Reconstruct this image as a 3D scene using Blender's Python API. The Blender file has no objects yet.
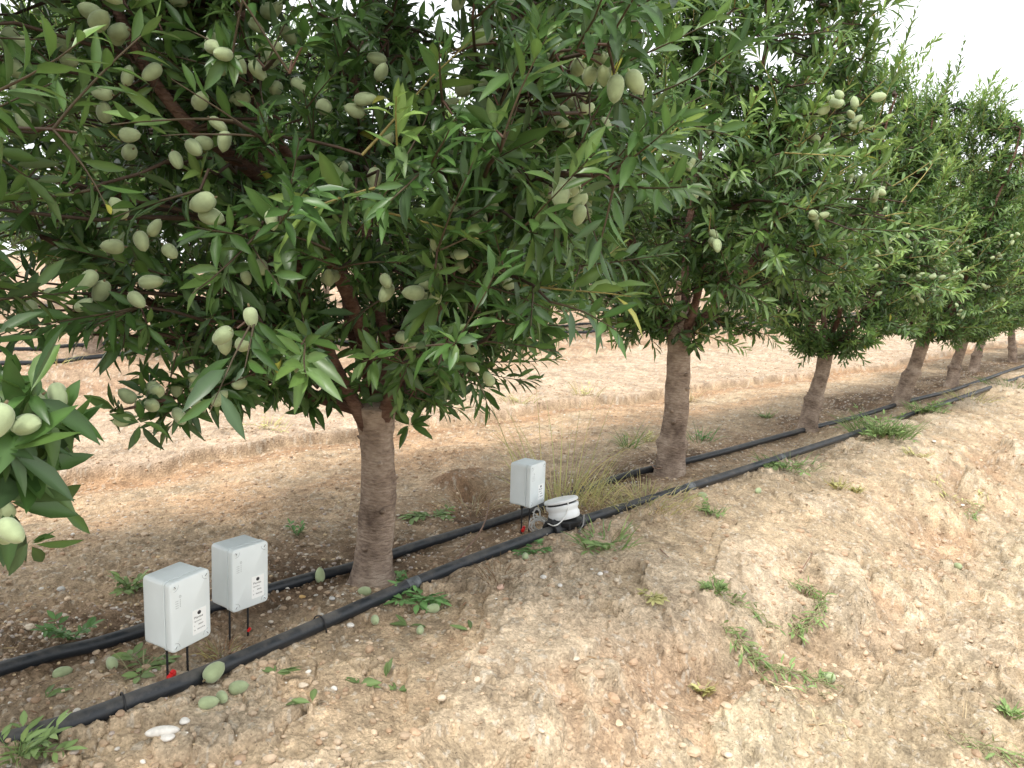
import bpy, math, random
import numpy as np
from mathutils import Vector, Matrix

random.seed(7)
rng = np.random.default_rng(11)
C = bpy.context.scene.collection
SC = bpy.context.scene

# ------------------------------------------------------------------ camera
W, Hh, F = 1024, 768, 780.0
EYE = 1.10
PITCH, ROLL = math.radians(8.17), math.radians(2.06)
fw = Vector((0, math.cos(PITCH), -math.sin(PITCH)))
up0 = Vector((0, math.sin(PITCH), math.cos(PITCH)))
rt0 = Vector((1, 0, 0))
rt = rt0 * math.cos(ROLL) + up0 * math.sin(ROLL)
up = up0 * math.cos(ROLL) - rt0 * math.sin(ROLL)
EYEP = Vector((0, 0, EYE))
cam = bpy.data.cameras.new('camera')
cam.sensor_width = 36; cam.sensor_fit = 'HORIZONTAL'; cam.lens = F / W * 36
cam.clip_start = 0.05; cam.clip_end = 3000
co = bpy.data.objects.new('camera', cam); C.objects.link(co)
M = Matrix((rt, up, -fw)).transposed().to_4x4(); M.translation = EYEP
co.matrix_world = M
SC.camera = co

def ray(px, py):
    return fw + rt * ((px - 512) / F) - up * ((py - 384) / F)
def at(px, py, d):                      # a place d metres ahead of the eye
    return EYEP + ray(px, py) * d

r_ = ray(1230, 298.5)
TH = math.atan2(r_.x, r_.y)
RU = (math.sin(TH), math.cos(TH)); RN = (math.cos(TH), -math.sin(TH))
def uv(x, y): return x * RU[0] + y * RU[1], x * RN[0] + y * RN[1]
def xy(u, v): return u * RU[0] + v * RN[0], u * RU[1] + v * RN[1]

# ------------------------------------------------------------------ noise
def _hash(ix, iy, s):
    h = (ix.astype(np.int64) * 374761393 + iy.astype(np.int64) * 668265263 + s * 1442695041) & 0xffffffff
    h = ((h ^ (h >> 13)) * 1274126177) & 0xffffffff
    h = ((h ^ (h >> 16)) * 2246822519) & 0xffffffff
    return ((h ^ (h >> 15)) & 0xffffff) / float(0xffffff)
def vn(x, y, s=0):
    ix = np.floor(x); iy = np.floor(y); fx = x - ix; fy = y - iy
    fx = fx * fx * fx * (fx * (fx * 6 - 15) + 10); fy = fy * fy * fy * (fy * (fy * 6 - 15) + 10)
    a = _hash(ix, iy, s); b = _hash(ix + 1, iy, s); c = _hash(ix, iy + 1, s); d = _hash(ix + 1, iy + 1, s)
    return ((a + (b - a) * fx) * (1 - fy) + (c + (d - c) * fx) * fy) * 2 - 1
def fbm(x, y, s=0, o=4, g=0.5):
    t = 0; a = 1; n = 0
    for k in range(o):
        c, q = math.cos(.6 * k + .3), math.sin(.6 * k + .3)
        t = t + a * vn((x * c - y * q) * 2 ** k + 17.3 * k, (x * q + y * c) * 2 ** k - 9.1 * k, s + k); n += a; a *= g
    return t / n * 1.5
def voro(x, y, s=0, two=False):
    ix = np.floor(x); iy = np.floor(y); best = np.full(np.shape(x), 9.0); sec = np.full(np.shape(x), 9.0); idv = np.zeros(np.shape(x))
    for dx in (-1, 0, 1):
        for dy in (-1, 0, 1):
            cx = ix + dx; cy = iy + dy
            d = (cx + .15 + .7 * _hash(cx, cy, s) - x) ** 2 + (cy + .15 + .7 * _hash(cx, cy, s + 5) - y) ** 2
            m = d < best; sec = np.where(m, best, np.minimum(sec, d)); best = np.where(m, d, best); idv = np.where(m, _hash(cx, cy, s + 9), idv)
    if two: return np.sqrt(best), idv, np.sqrt(sec)
    return np.sqrt(best), idv
def sst(a, b, x):
    t = np.clip((x - a) / (b - a), 0, 1); return t * t * (3 - 2 * t)

ROW = -2.44
# height of the ground, and its soil colour, at row coordinates u (along) v (across)
PV = np.array([-400, -30, -15.2, -14.4, -13.6, -12, -9.3, -8.4, -7.6, -6.6, -5.3, -4.4, -3.6, -3.1, -2.4, -1.9, -1.6, -1.22, -.92, -.68, -.3, .6, 1.4, 2.6, 400.])
PZ = np.array([.3, .3, .26, .30, .24, .10, .12, .17, .10, .02, -.03, -.085, -.06, -.01, .01, .01, .005, -.05, -.20, -.31, -.345, -.36, -.28, -.05, -.05])
def soil(u, v, colour=False):
    u = np.asarray(u, float); v = np.asarray(v, float)
    w = fbm(u * .7, v * .7, 3, 3) * .16 + fbm(u * 4, v * 4, 4, 3) * .03
    vv = v + w
    z = np.interp(vv, PV, PZ)
    z = .5 * z + .25 * np.interp(vv - .07, PV, PZ) + .25 * np.interp(vv + .07, PV, PZ)
    z = z + .022 * fbm(u * 1.1, v * 1.1, 21, 2) + .010 * fbm(u * 4, v * 4, 25, 3)
    # scarp of the pale crust in the alley
    edge = np.interp(u, [-9, 1.4, 3.6, 5.6, 8.5, 12, 20], [-4.4, -4.37, -4.38, -4.1, -3.8, -3.45, -3.3]) + .15 * fbm(u * .5, v * .2, 31, 3) + .06 * fbm(u * 2.6, v * 1.0, 33, 3)
    crust = sst(.0, .03, edge - v) * sst(-6.3, -5.6, v + .5 * fbm(u * .6, v, 34, 3))
    z = z + .075 * crust
    # tyre prints on the alley's far side
    tt = np.exp(-((v + 6.35) / .30) ** 2) * sst(7.0, 8.0, u)
    z = z + tt * .045 * np.clip(np.sin((u + .5 * (v + 6.35)) * 15), -.4, 1)
    fr = sst(-5.5, -6.0, v) * sst(-8.0, -7.7, v); z = z + fr * (.026 * np.sin(v * 12.5 + 1.2 * fbm(u * .5, v, 36, 2)) + .018 * fbm(u * 3, v * 6, 37, 3))
    # crusty plates broken away on the bank
    bank = sst(-2.15, -1.75, v) * sst(1.6, .3, v)
    n = fbm(u * 1.5 + 3, v * 2.1, 41, 3, .5) + .16 * fbm(u * 11, v * 11, 47, 4)
    st = sst(.0, .014, n) + .8 * sst(.42, .435, n) + .7 * sst(-.42, -.405, n)
    z = z + .024 * st * bank
    dc, _, d2c = voro(u * 5.5 + .35 * fbm(u * 7, v * 7, 44, 3), v * 6.5 + .35 * fbm(u * 7, v * 7, 45, 3), 46, True)
    pm = bank * sst(.0, .3, fbm(u * .9, v * 1.3, 48, 2) + .25 * sst(1.6, .6, u))
    z = z - .016 * pm * sst(.075, .0, d2c - dc) + .012 * pm * (vn(u * 5.5, v * 6.5, 49))
    z = z + (.004 + .014 * sst(-1.35, -1.0, v)) * bank * np.abs(fbm(u * 7, v * 7, 50, 4, .6))
    # cracks
    wx = u + .05 * fbm(u * 6, v * 6, 51, 3); wy = v + .05 * fbm(u * 6 + 9, v * 6, 52, 3)
    sh = np.exp(-((v + 1.02 + .12 * fbm(u * .8, v * 0, 84, 2)) / .20) ** 2)
    q_ = fbm(u * 2.4, v * 3.2, 85, 4, .6); z = z + sh * (.050 * q_ + .030 * sst(.05, .09, q_) - .02)
    # shallow tillage lines along the row
    tl = sst(-1.35, -.8, v)
    z = z + tl * (.011 * fbm(u * .9, v * 14, 61, 3) + .010 * fbm(u * 5, v * 9, 62, 4, .6)) * sst(1.6, 1.0, v)
    al = sst(-3.3, -3.7, v) * (1 - crust)
    z = z + al * .010 * fbm(u * 1.2, v * 9, 63, 4, .6)
    # crumbs and clods
    cm = np.clip(.32 + 1.2 * fbm(u * 1.7, v * 1.7, 71, 3) + .35 * sst(-1.4, -1.0, v) * sst(0, -.6, v), 0, 1)
    d1, i1 = voro(wx * 28, wy * 28, 73); d2, i2 = voro(wx * 62, wy * 62, 75)
    d3, i3 = voro(wx * 11, wy * 11, 77)
    z = z + cm * .015 * np.clip(.55 - d1, 0, 1) * (i1 > .45) * 1.4 + (.25 + .75 * cm) * .007 * np.clip(.6 - d2, 0, 1) * (i2 > .3)
    z = z + cm * (1 - .7 * crust) * .034 * np.clip(.42 - d3, 0, 1) * (i3 > .72)
    z = z + .0042 * fbm(u * 26, v * 26, 79, 3, .65) + .0022 * fbm(u * 95, v * 95, 80, 2, .7)
    z = z - .007 * sst(.35, .6, fbm(u * 17, v * 17, 83, 2)) * (.4 + .6 * cm)
    # the dug hole and the little spoil heap behind the third box
    hx, hy = HOLE
    rr = ((u - hx) / .16) ** 2 + ((v - hy) / .11) ** 2
    z = z - .085 * np.exp(-rr * 1.6)
    rr2 = ((u - hx - .05) / .26) ** 2 + ((v - hy + .20) / .13) ** 2
    z = z + .075 * np.exp(-rr2 * 1.5) * (1 + .3 * fbm(u * 9, v * 9, 81, 3))
    # soil heaped a little round each near trunk, pipes slightly bedded
    if not colour: return z
    pale = np.array([.55, .44, .315]); sand = np.array([.485, .375, .25]); brown = np.array([.32, .215, .135])
    red = np.array([.53, .345, .205]); dark = np.array([.13, .085, .055]); grey = np.array([.42, .35, .235])
    shp = np.shape(u) + (1,)
    def mix(a, b, f): return a + (b - a) * np.reshape(f, shp)
    c = np.ones(np.shape(u) + (3,)) * sand
    a = fbm(u * .8, v * 1.6, 91, 4); b = fbm(u * 4, v * 4, 92, 4, .6); e = fbm(u * 14, v * 14, 93, 3, .6)
    c = mix(c, pale, np.clip(sst(-.15, .25, n) * bank * .75 + .15 * b, 0, 1))
    c = mix(c, grey, np.clip(tl * (.45 + .5 * a + .35 * b), 0, .7))
    c = mix(c, red, np.clip(bank * (.10 - .6 * st / 2.5 + .4 * b), 0, .6))
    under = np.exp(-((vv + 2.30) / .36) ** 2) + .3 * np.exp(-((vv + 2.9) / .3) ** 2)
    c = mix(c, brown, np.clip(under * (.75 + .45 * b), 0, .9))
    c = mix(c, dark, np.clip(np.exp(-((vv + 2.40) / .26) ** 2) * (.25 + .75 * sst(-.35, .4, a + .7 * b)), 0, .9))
    band = sst(-2.9, -3.3, vv) * (1 - crust) * sst(-5.4, -4.7, v)
    c = mix(c, red * .93, np.clip(band * (.45 + .7 * a + .35 * b), 0, .9))
    nearedge = np.exp(-((v - edge - .14) / .15) ** 2)
    c = mix(c, np.array([.38, .225, .125]), np.clip(nearedge * .8, 0, 1))
    c = mix(c, np.array([.50, .375, .27]), crust * np.clip(.85 + .3 * b, 0, 1))
    fa = sst(-4.9, -5.6, v) * (1 - crust)
    c = mix(c, np.array([.46, .325, .22]), fa * .9); c = mix(c, np.array([.38, .245, .155]), fa * np.clip(.25 + .45 * np.sin(v * 6.2 + fbm(u * .6, v, 38, 2)) + .4 * b, 0, .8))
    c = mix(c, np.array([.40, .265, .165]), np.clip(sh * sst(.10, -.05, q_) * (.6 + .5 * b), 0, .75)); c = mix(c, np.array([.43, .345, .23]), np.clip(sst(-.85, -.6, v) * (.55 + .5 * a), 0, .8))
    hole = np.exp(-rr * 1.2) + np.exp(-rr2 * 1.5) * .8
    c = mix(c, np.array([.27, .155, .09]), np.clip(hole * (1 + b), 0, .75))
    c = c * np.reshape(1 + .14 * b + .22 * e, shp)
    fl = sst(.30, .42, fbm(u * 19, v * 23, 95, 3)) * (bank + .6 * crust + .3); c = c * np.reshape(1 + .16 * fl, shp); pt = sst(.42, .56, fbm(u * 24, v * 24, 96, 3)); c = c * np.reshape(1 - .22 * pt, shp)
    gr = i2 > .86; c = mix(c, np.array([.66, .60, .50]), gr * .45 * (d2 < .45))
    return z, np.clip(c, .02, .85)

HOLE = (2.75, -2.95)
def gz(x, y):
    u, v = uv(x, y); return float(soil(np.array([u]), np.array([v]))[0])
def ground_at(px, py):                  # where the sight line meets the soil
    r = ray(px, py); t = 1.0
    ts = np.arange(.8, 60, .01); 
    P = np.array([[r.x, r.y, r.z]]) * ts[:, None] + np.array([[0, 0, EYE]])
    uu = P[:, 0] * RU[0] + P[:, 1] * RU[1]; vv = P[:, 0] * RN[0] + P[:, 1] * RN[1]
    zz = soil(uu, vv); k = int(np.argmax(P[:, 2] < zz))
    return Vector((P[k, 0], P[k, 1], zz[k]))
h_ = ray(478, 492); t_ = EYE / -h_.z; HOLE = uv(h_.x * t_, h_.y * t_)

# ------------------------------------------------------------------ helpers
def tag(o, label=None, cat=None, group=None, kind=None):
    if label: o['label'] = label
    if cat: o['category'] = cat
    if group: o['group'] = group
    if kind: o['kind'] = kind
    return o
def empty(name, loc, rz=0, label=None, cat=None, group=None):
    o = bpy.data.objects.new(name, None); C.objects.link(o); o.location = loc; o.rotation_euler = (0, 0, rz)
    o.empty_display_size = .1
    return tag(o, label, cat, group)

def np_mesh(name, V, polys, mats, col=None, midx=None, smooth=True):
    """polys: list of (n,k) int arrays"""
    me = bpy.data.meshes.new(name); V = np.asarray(V, np.float32)
    me.vertices.add(len(V)); me.vertices.foreach_set('co', V.ravel())
    idx = np.concatenate([np.asarray(p, np.int32).ravel() for p in polys])
    tot = np.concatenate([np.full(len(p), np.shape(p)[1], np.int32) for p in polys])
    start = np.concatenate([[0], np.cumsum(tot)[:-1]]).astype(np.int32)
    me.loops.add(len(idx)); me.loops.foreach_set('vertex_index', idx)
    me.polygons.add(len(tot)); me.polygons.foreach_set('loop_start', start)
    me.polygons.foreach_set('use_smooth', np.full(len(tot), smooth))
    for m in mats: me.materials.append(m)
    if midx is not None: me.polygons.foreach_set('material_index', np.asarray(midx, np.int32))
    me.update(calc_edges=True)
    if col is not None:
        a = me.color_attributes.new('Col', 'FLOAT_COLOR', 'POINT')
        cc = np.ones((len(V), 4), np.float32); cc[:, :3] = col; a.data.foreach_set('color', cc.ravel())
    return me

class MB:
    def __init__(s): s.v = []; s.q = []; s.t = []; s.qm = []; s.tm = []; s.c = []; s.n = 0
    def add(s, V, Q=None, T=None, col=(1, 1, 1), m=0):
        V = np.asarray(V, float).reshape(-1, 3)
        if Q is not None and len(Q): s.q.append(np.asarray(Q) + s.n); s.qm.append(np.full(len(Q), m))
        if T is not None and len(T): s.t.append(np.asarray(T) + s.n); s.tm.append(np.full(len(T), m))
        cc = np.ones((len(V), 3)) * np.asarray(col); s.c.append(cc)
        s.v.append(V); s.n += len(V)
    def tube(s, pts, rad, k=7, col=(1, 1, 1), m=0, cap=True):
        P = np.array([list(p) for p in pts], float); n = len(P)
        R = np.ones(n) * np.asarray(rad, float)
        T = np.gradient(P, axis=0); T /= np.linalg.norm(T, axis=1, keepdims=True) + 1e-9
        ref = np.array([0, 0, 1.]) if abs(T[0][2]) < .9 else np.array([1., 0, 0])
        A = np.cross(T[0], ref); A /= np.linalg.norm(A)
        rings = []
        for i in range(n):
            A = A - T[i] * A.dot(T[i]); A /= np.linalg.norm(A) + 1e-9; B = np.cross(T[i], A)
            an = np.arange(k) * 2 * math.pi / k
            rings.append(P[i] + R[i] * (np.cos(an)[:, None] * A + np.sin(an)[:, None] * B))
        V = np.concatenate(rings); Q = []
        for i in range(n - 1):
            for j in range(k):
                Q.append((i * k + j, i * k + (j + 1) % k, (i + 1) * k + (j + 1) % k, (i + 1) * k + j))
        T3 = []
        if cap:
            V = np.vstack([V, P[0], P[-1]]); a, b = n * k, n * k + 1
            for j in range(k): T3.append((a, (j + 1) % k, j)); T3.append((b, (n - 1) * k + j, (n - 1) * k + (j + 1) % k))
        s.add(V, Q, T3, col, m)
    def lathe(s, prof, k=24, axis=None, col=(1, 1, 1), m=0):
        """prof list (r,z) -> surface of revolution; axis 3x4 matrix optional"""
        an = np.arange(k) * 2 * math.pi / k; V = []
        for r, z in prof: V += [(r * math.cos(a), r * math.sin(a), z) for a in an]
        Q = [(i * k + j, i * k + (j + 1) % k, (i + 1) * k + (j + 1) % k, (i + 1) * k + j) for i in range(len(prof) - 1) for j in range(k)]
        V = np.array(V)
        if axis is not None: V = V @ np.array(axis.to_3x3()).T + np.array(axis.translation)
        s.add(V, Q, None, col, m)
    def rbox(s, cx, cy, cz, sx, sy, sz, r, col=(1, 1, 1), m=0, seg=3, er=.0):
        """box with edges parallel to z rounded by r, rims softened by er"""
        an = []
        for q, (ax, ay) in enumerate(((1, 1), (-1, 1), (-1, -1), (1, -1))):
            for i in range(seg + 1):
                a = math.pi / 2 * (q + i / seg); an.append((ax, ay, math.cos(a), math.sin(a)))
        def ring(z, ins):
            rr = max(r - ins, 1e-4)
            return [(cx + ax * (sx / 2 - r) + rr * ca, cy + ay * (sy / 2 - r) + rr * sa, z) for ax, ay, ca, sa in an]
        z0, z1 = cz - sz / 2, cz + sz / 2
        lv = [(z0, er), (z0 + er * .3, er * .3), (z0 + er, 0), (z1 - er, 0), (z1 - er * .3, er * .3), (z1, er)] if er else [(z0, 0), (z1, 0)]
        k = len(an); V = []
        for z, i in lv: V += ring(z, i)
        Q = [(i * k + j, i * k + (j + 1) % k, (i + 1) * k + (j + 1) % k, (i + 1) * k + j) for i in range(len(lv) - 1) for j in range(k)]
        V += [(cx, cy, z0), (cx, cy, z1)]; a = len(V) - 2; T = []
        for j in range(k):
            T.append((a, (j + 1) % k, j)); T.append((a + 1, (len(lv) - 1) * k + j, (len(lv) - 1) * k + (j + 1) % k))
        s.add(V, Q, T, col, m)
    def mesh(s, name, mats, smooth=True):
        polys = []; mi = []
        if s.q: polys.append(np.concatenate(s.q)); mi.append(np.concatenate(s.qm))
        if s.t: polys.append(np.concatenate(s.t)); mi.append(np.concatenate(s.tm))
        return np_mesh(name, np.concatenate(s.v), polys, mats, np.concatenate(s.c), np.concatenate(mi), smooth)
    def build(s, name, mats, parent=None, smooth=True, sharp=None):
        if not isinstance(mats, (list, tuple)): mats = [mats]
        me = s.mesh(name, mats, smooth)
        if sharp:
            me.set_sharp_from_angle(angle=math.radians(sharp))
        o = bpy.data.objects.new(name, me); C.objects.link(o); o.parent = parent
        return o

# ------------------------------------------------------------------ materials
def mat(name, base=(.5, .5, .5), rough=.6, attr=False, bump=None, spec=.5, trans=0, var=None, coat=0, sheen=0):
    m = bpy.data.materials.new(name); m.use_nodes = True; nt = m.node_tree; N = nt.nodes; L = nt.links
    b = N['Principled BSDF']; b.inputs['Roughness'].default_value = rough
    b.inputs['Specular IOR Level'].default_value = spec
    b.inputs['Coat Weight'].default_value = coat
    b.inputs['Sheen Weight'].default_value = sheen
    tc = N.new('ShaderNodeTexCoord')
    if attr:
        a = N.new('ShaderNodeAttribute'); a.attribute_name = 'Col'; src = a.outputs['Color']
    else:
        a = N.new('ShaderNodeRGB'); a.outputs[0].default_value = (*base, 1); src = a.outputs[0]
    if var:                                             # (scale, amount)
        n = N.new('ShaderNodeTexNoise'); n.inputs['Scale'].default_value = var[0]; n.inputs['Detail'].default_value = 5
        L.new(tc.outputs['Object'], n.inputs['Vector'])
        mr = N.new('ShaderNodeMapRange'); mr.inputs[1].default_value = .3; mr.inputs[2].default_value = .7
        mr.inputs[3].default_value = 1 - var[1]; mr.inputs[4].default_value = 1 + var[1]
        L.new(n.outputs['Fac'], mr.inputs[0])
        mx = N.new('ShaderNodeVectorMath'); mx.operation = 'SCALE'
        L.new(src, mx.inputs[0]); L.new(mr.outputs[0], mx.inputs['Scale']); src = mx.outputs[0]
    L.new(src, b.inputs['Base Color'])
    if bump:                                            # list (scale, strength, distance)
        prev = None
        for sc_, st_, di_ in bump:
            n = N.new('ShaderNodeTexNoise'); n.inputs['Scale'].default_value = sc_; n.inputs['Detail'].default_value = 6; n.inputs['Roughness'].default_value = .65
            L.new(tc.outputs['Object'], n.inputs['Vector'])
            bp = N.new('ShaderNodeBump'); bp.inputs['Strength'].default_value = st_; bp.inputs['Distance'].default_value = di_
            L.new(n.outputs['Fac'], bp.inputs['Height'])
            if prev: L.new(prev.outputs[0], bp.inputs['Normal'])
            prev = bp
        L.new(prev.outputs[0], b.inputs['Normal'])
    if trans:
        t = N.new('ShaderNodeBsdfTranslucent'); L.new(src, t.inputs['Color'])
        ms = N.new('ShaderNodeMixShader'); ms.inputs[0].default_value = trans
        L.new(b.outputs[0], ms.inputs[1]); L.new(t.outputs[0], ms.inputs[2]); L.new(ms.outputs[0], N['Material Output'].inputs[0])
    return m

M_leaf = mat('leaf', attr=True, rough=.38, trans=.30, spec=.5)
M_weed = mat('weed', attr=True, rough=.55, trans=.25, spec=.3)
M_almond = mat('almond_hull', attr=True, rough=.85, var=(60, .14), bump=[(260, .35, .0015)], spec=.25, sheen=.25)
M_twig = mat('twig', attr=True, rough=.7, var=(40, .25))
M_pebble = mat('pebble', attr=True, rough=.75, var=(80, .15), bump=[(150, .4, .002)])
M_box = mat('grey_plastic', base=(.72, .78, .785), rough=.42, var=(14, .03), bump=[(400, .08, .0005)])
M_sticker = mat('sticker', base=(.86, .88, .87), rough=.5)
M_ink = mat('ink', base=(.03, .03, .035), rough=.6)
M_inkp = mat('faded_ink_and_shade', base=(.36, .39, .40), rough=.6)
M_rod = mat('black_rod', base=(.012, .012, .013), rough=.5)
M_red = mat('red_plastic', base=(.72, .02, .02), rough=.4, var=(40, .1))
M_white = mat('white_plastic', base=(.80, .82, .82), rough=.35, var=(20, .04))
M_black = mat('black_plastic', base=(.016, .017, .019), rough=.45, var=(30, .4))
M_cable = mat('cable', base=(.66, .66, .63), rough=.5)
M_steel = mat('steel', base=(.30, .29, .28), rough=.4)

def pipe_mat():
    m = mat('dusty_pipe', base=(.022, .025, .029), rough=.42, spec=.5)
    nt = m.node_tree; N = nt.nodes; L = nt.links; b = N['Principled BSDF']; tc = N['Texture Coordinate']
    n = N.new('ShaderNodeTexNoise'); n.inputs['Scale'].default_value = 9; n.inputs['Detail'].default_value = 8; n.inputs['Roughness'].default_value = .7
    L.new(tc.outputs['Object'], n.inputs['Vector'])
    g = N.new('ShaderNodeNewGeometry'); sx = N.new('ShaderNodeSeparateXYZ'); L.new(g.outputs['Normal'], sx.inputs[0])
    ad = N.new('ShaderNodeMath'); ad.operation = 'MULTIPLY_ADD'; ad.inputs[1].default_value = .22
    L.new(sx.outputs['Z'], ad.inputs[0]); L.new(n.outputs['Fac'], ad.inputs[2])
    cr = N.new('ShaderNodeValToRGB'); cr.color_ramp.elements[0].position = .60; cr.color_ramp.elements[0].color = (.017, .021, .026, 1)
    cr.color_ramp.elements[1].position = 1.0; cr.color_ramp.elements[1].color = (.17, .155, .135, 1)
    L.new(ad.outputs[0], cr.inputs[0]); L.new(cr.outputs[0], b.inputs['Base Color'])
    r = N.new('ShaderNodeMapRange'); r.inputs[1].default_value = .5; r.inputs[2].default_value = .9; r.inputs[3].default_value = .38; r.inputs[4].default_value = .8
    L.new(ad.outputs[0], r.inputs[0]); L.new(r.outputs[0], b.inputs['Roughness'])
    return m
M_pipe = pipe_mat()
M_pipemark = mat('pale_pipe_scuff', base=(.11, .12, .125), rough=.6, var=(60, .6))

def bark_mat(name, c1, c2, c3):
    m = bpy.data.materials.new(name); m.use_nodes = True; nt = m.node_tree; N = nt.nodes; L = nt.links
    b = N['Principled BSDF']; b.inputs['Roughness'].default_value = .85; b.inputs['Specular IOR Level'].default_value = .25
    tc = N.new('ShaderNodeTexCoord'); mp = N.new('ShaderNodeMapping'); mp.inputs['Scale'].default_value = (1, 1, 3.4)
    L.new(tc.outputs['Object'], mp.inputs[0])
    n1 = N.new('ShaderNodeTexNoise'); n1.inputs['Scale'].default_value = 11; n1.inputs['Detail'].default_value = 8; n1.inputs['Roughness'].default_value = .68
    n2 = N.new('ShaderNodeTexNoise'); n2.inputs['Scale'].default_value = 38; n2.inputs['Detail'].default_value = 6; n2.inputs['Roughness'].default_value = .7
    v = N.new('ShaderNodeTexVoronoi'); v.inputs['Scale'].default_value = 34; v.feature = 'F1'
    L.new(tc.outputs['Object'], n1.inputs[0]); L.new(mp.outputs[0], n2.inputs[0]); L.new(mp.outputs[0], v.inputs[0])
    cr = N.new('ShaderNodeValToRGB'); e = cr.color_ramp.elements
    e[0].position = .32; e[0].color = (*c1, 1); e[1].position = .68; e[1].color = (*c3, 1)
    k = cr.color_ramp.elements.new(.5); k.color = (*c2, 1)
    mx = N.new('ShaderNodeMath'); mx.operation = 'MULTIPLY_ADD'; mx.inputs[1].default_value = .55
    L.new(n2.outputs['Fac'], mx.inputs[0])
    m2 = N.new('ShaderNodeMath'); m2.operation = 'MULTIPLY'; m2.inputs[1].default_value = .45; L.new(n1.outputs['Fac'], m2.inputs[0]); L.new(m2.outputs[0], mx.inputs[2])
    n4 = N.new('ShaderNodeTexNoise'); n4.inputs['Scale'].default_value = 5.5; n4.inputs['Detail'].default_value = 4; L.new(tc.outputs['Object'], n4.inputs[0])
    m4 = N.new('ShaderNodeMath'); m4.operation = 'MULTIPLY_ADD'; m4.inputs[1].default_value = .55; L.new(n4.outputs['Fac'], m4.inputs[0])
    m5 = N.new('ShaderNodeMath'); m5.operation = 'MULTIPLY_ADD'; m5.inputs[1].default_value = 1.0; m5.inputs[2].default_value = -.275; L.new(mx.outputs[0], m5.inputs[0]); L.new(m5.outputs[0], m4.inputs[2])
    L.new(m4.outputs[0], cr.inputs[0]); L.new(cr.outputs[0], b.inputs['Base Color'])
    ad = N.new('ShaderNodeMath'); ad.operation = 'MULTIPLY_ADD'; ad.inputs[1].default_value = .5; L.new(v.outputs['Distance'], ad.inputs[0]); L.new(n2.outputs['Fac'], ad.inputs[2])
    bp = N.new('ShaderNodeBump'); bp.inputs['Strength'].default_value = 1; bp.inputs['Distance'].default_value = .012
    L.new(ad.outputs[0], bp.inputs['Height']); L.new(bp.outputs[0], b.inputs['Normal'])
    return m
M_bark = bark_mat('trunk_bark', (.14, .10, .077), (.34, .258, .198), (.55, .44, .35))
M_limb = bark_mat('limb_bark', (.050, .028, .021), (.14, .078, .056), (.25, .16, .12))

def ground_mat():
    m = bpy.data.materials.new('soil'); m.use_nodes = True; nt = m.node_tree; N = nt.nodes; L = nt.links
    b = N['Principled BSDF']; b.inputs['Roughness'].default_value = .95; b.inputs['Specular IOR Level'].default_value = .15
    tc = N.new('ShaderNodeTexCoord'); at_ = N.new('ShaderNodeAttribute'); at_.attribute_name = 'Col'
    n1 = N.new('ShaderNodeTexNoise'); n1.inputs['Scale'].default_value = 55; n1.inputs['Detail'].default_value = 8; n1.inputs['Roughness'].default_value = .72
    n2 = N.new('ShaderNodeTexNoise'); n2.inputs['Scale'].default_value = 6; n2.inputs['Detail'].default_value = 10; n2.inputs['Roughness'].default_value = .7
    v = N.new('ShaderNodeTexVoronoi'); v.inputs['Scale'].default_value = 95
    for q in (n1, n2, v): L.new(tc.outputs['Object'], q.inputs['Vector'])
    r1 = N.new('ShaderNodeMapRange'); r1.inputs[1].default_value = .3; r1.inputs[2].default_value = .7; r1.inputs[3].default_value = .72; r1.inputs[4].default_value = 1.24
    L.new(n1.outputs['Fac'], r1.inputs[0])
    r2 = N.new('ShaderNodeMapRange'); r2.inputs[1].default_value = .3; r2.inputs[2].default_value = .7; r2.inputs[3].default_value = .84; r2.inputs[4].default_value = 1.14
    L.new(n2.outputs['Fac'], r2.inputs[0])
    mm = N.new('ShaderNodeMath'); mm.operation = 'MULTIPLY'; L.new(r1.outputs[0], mm.inputs[0]); L.new(r2.outputs[0], mm.inputs[1])
    # dark flecks and pale grit
    vg = N.new('ShaderNodeTexVoronoi'); vg.inputs['Scale'].default_value = 170; L.new(tc.outputs['Object'], vg.inputs['Vector'])
    sg = N.new('ShaderNodeSeparateColor'); L.new(vg.outputs['Color'], sg.inputs[0])
    rg = N.new('ShaderNodeMapRange'); rg.inputs[3].default_value = .80; rg.inputs[4].default_value = 1.20; L.new(sg.outputs[0], rg.inputs[0])
    mg = N.new('ShaderNodeMath'); mg.operation = 'MULTIPLY'; L.new(mm.outputs[0], mg.inputs[0]); L.new(rg.outputs[0], mg.inputs[1]); mm = mg
    n3 = N.new('ShaderNodeTexNoise'); n3.inputs['Scale'].default_value = 130; n3.inputs['Detail'].default_value = 2; L.new(tc.outputs['Object'], n3.inputs['Vector'])
    r3 = N.new('ShaderNodeMapRange'); r3.inputs[1].default_value = .66; r3.inputs[2].default_value = .72; r3.inputs[3].default_value = 1; r3.inputs[4].default_value = .42
    L.new(n3.outputs['Fac'], r3.inputs[0])
    m3 = N.new('ShaderNodeMath'); m3.operation = 'MULTIPLY'; L.new(mm.outputs[0], m3.inputs[0]); L.new(r3.outputs[0], m3.inputs[1])
    sc = N.new('ShaderNodeVectorMath'); sc.operation = 'SCALE'; L.new(at_.outputs['Color'], sc.inputs[0]); L.new(m3.outputs[0], sc.inputs['Scale'])
    L.new(sc.outputs[0], b.inputs['Base Color'])
    h = N.new('ShaderNodeMath'); h.operation = 'MULTIPLY_ADD'; h.inputs[1].default_value = -.5; L.new(v.outputs['Distance'], h.inputs[0]); L.new(n1.outputs['Fac'], h.inputs[2])
    bp = N.new('ShaderNodeBump'); bp.inputs['Strength'].default_value = .8; bp.inputs['Distance'].default_value = .012
    L.new(h.outputs[0], bp.inputs['Height']); L.new(bp.outputs[0], b.inputs['Normal'])
    return m
M_soil = ground_mat()

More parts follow.
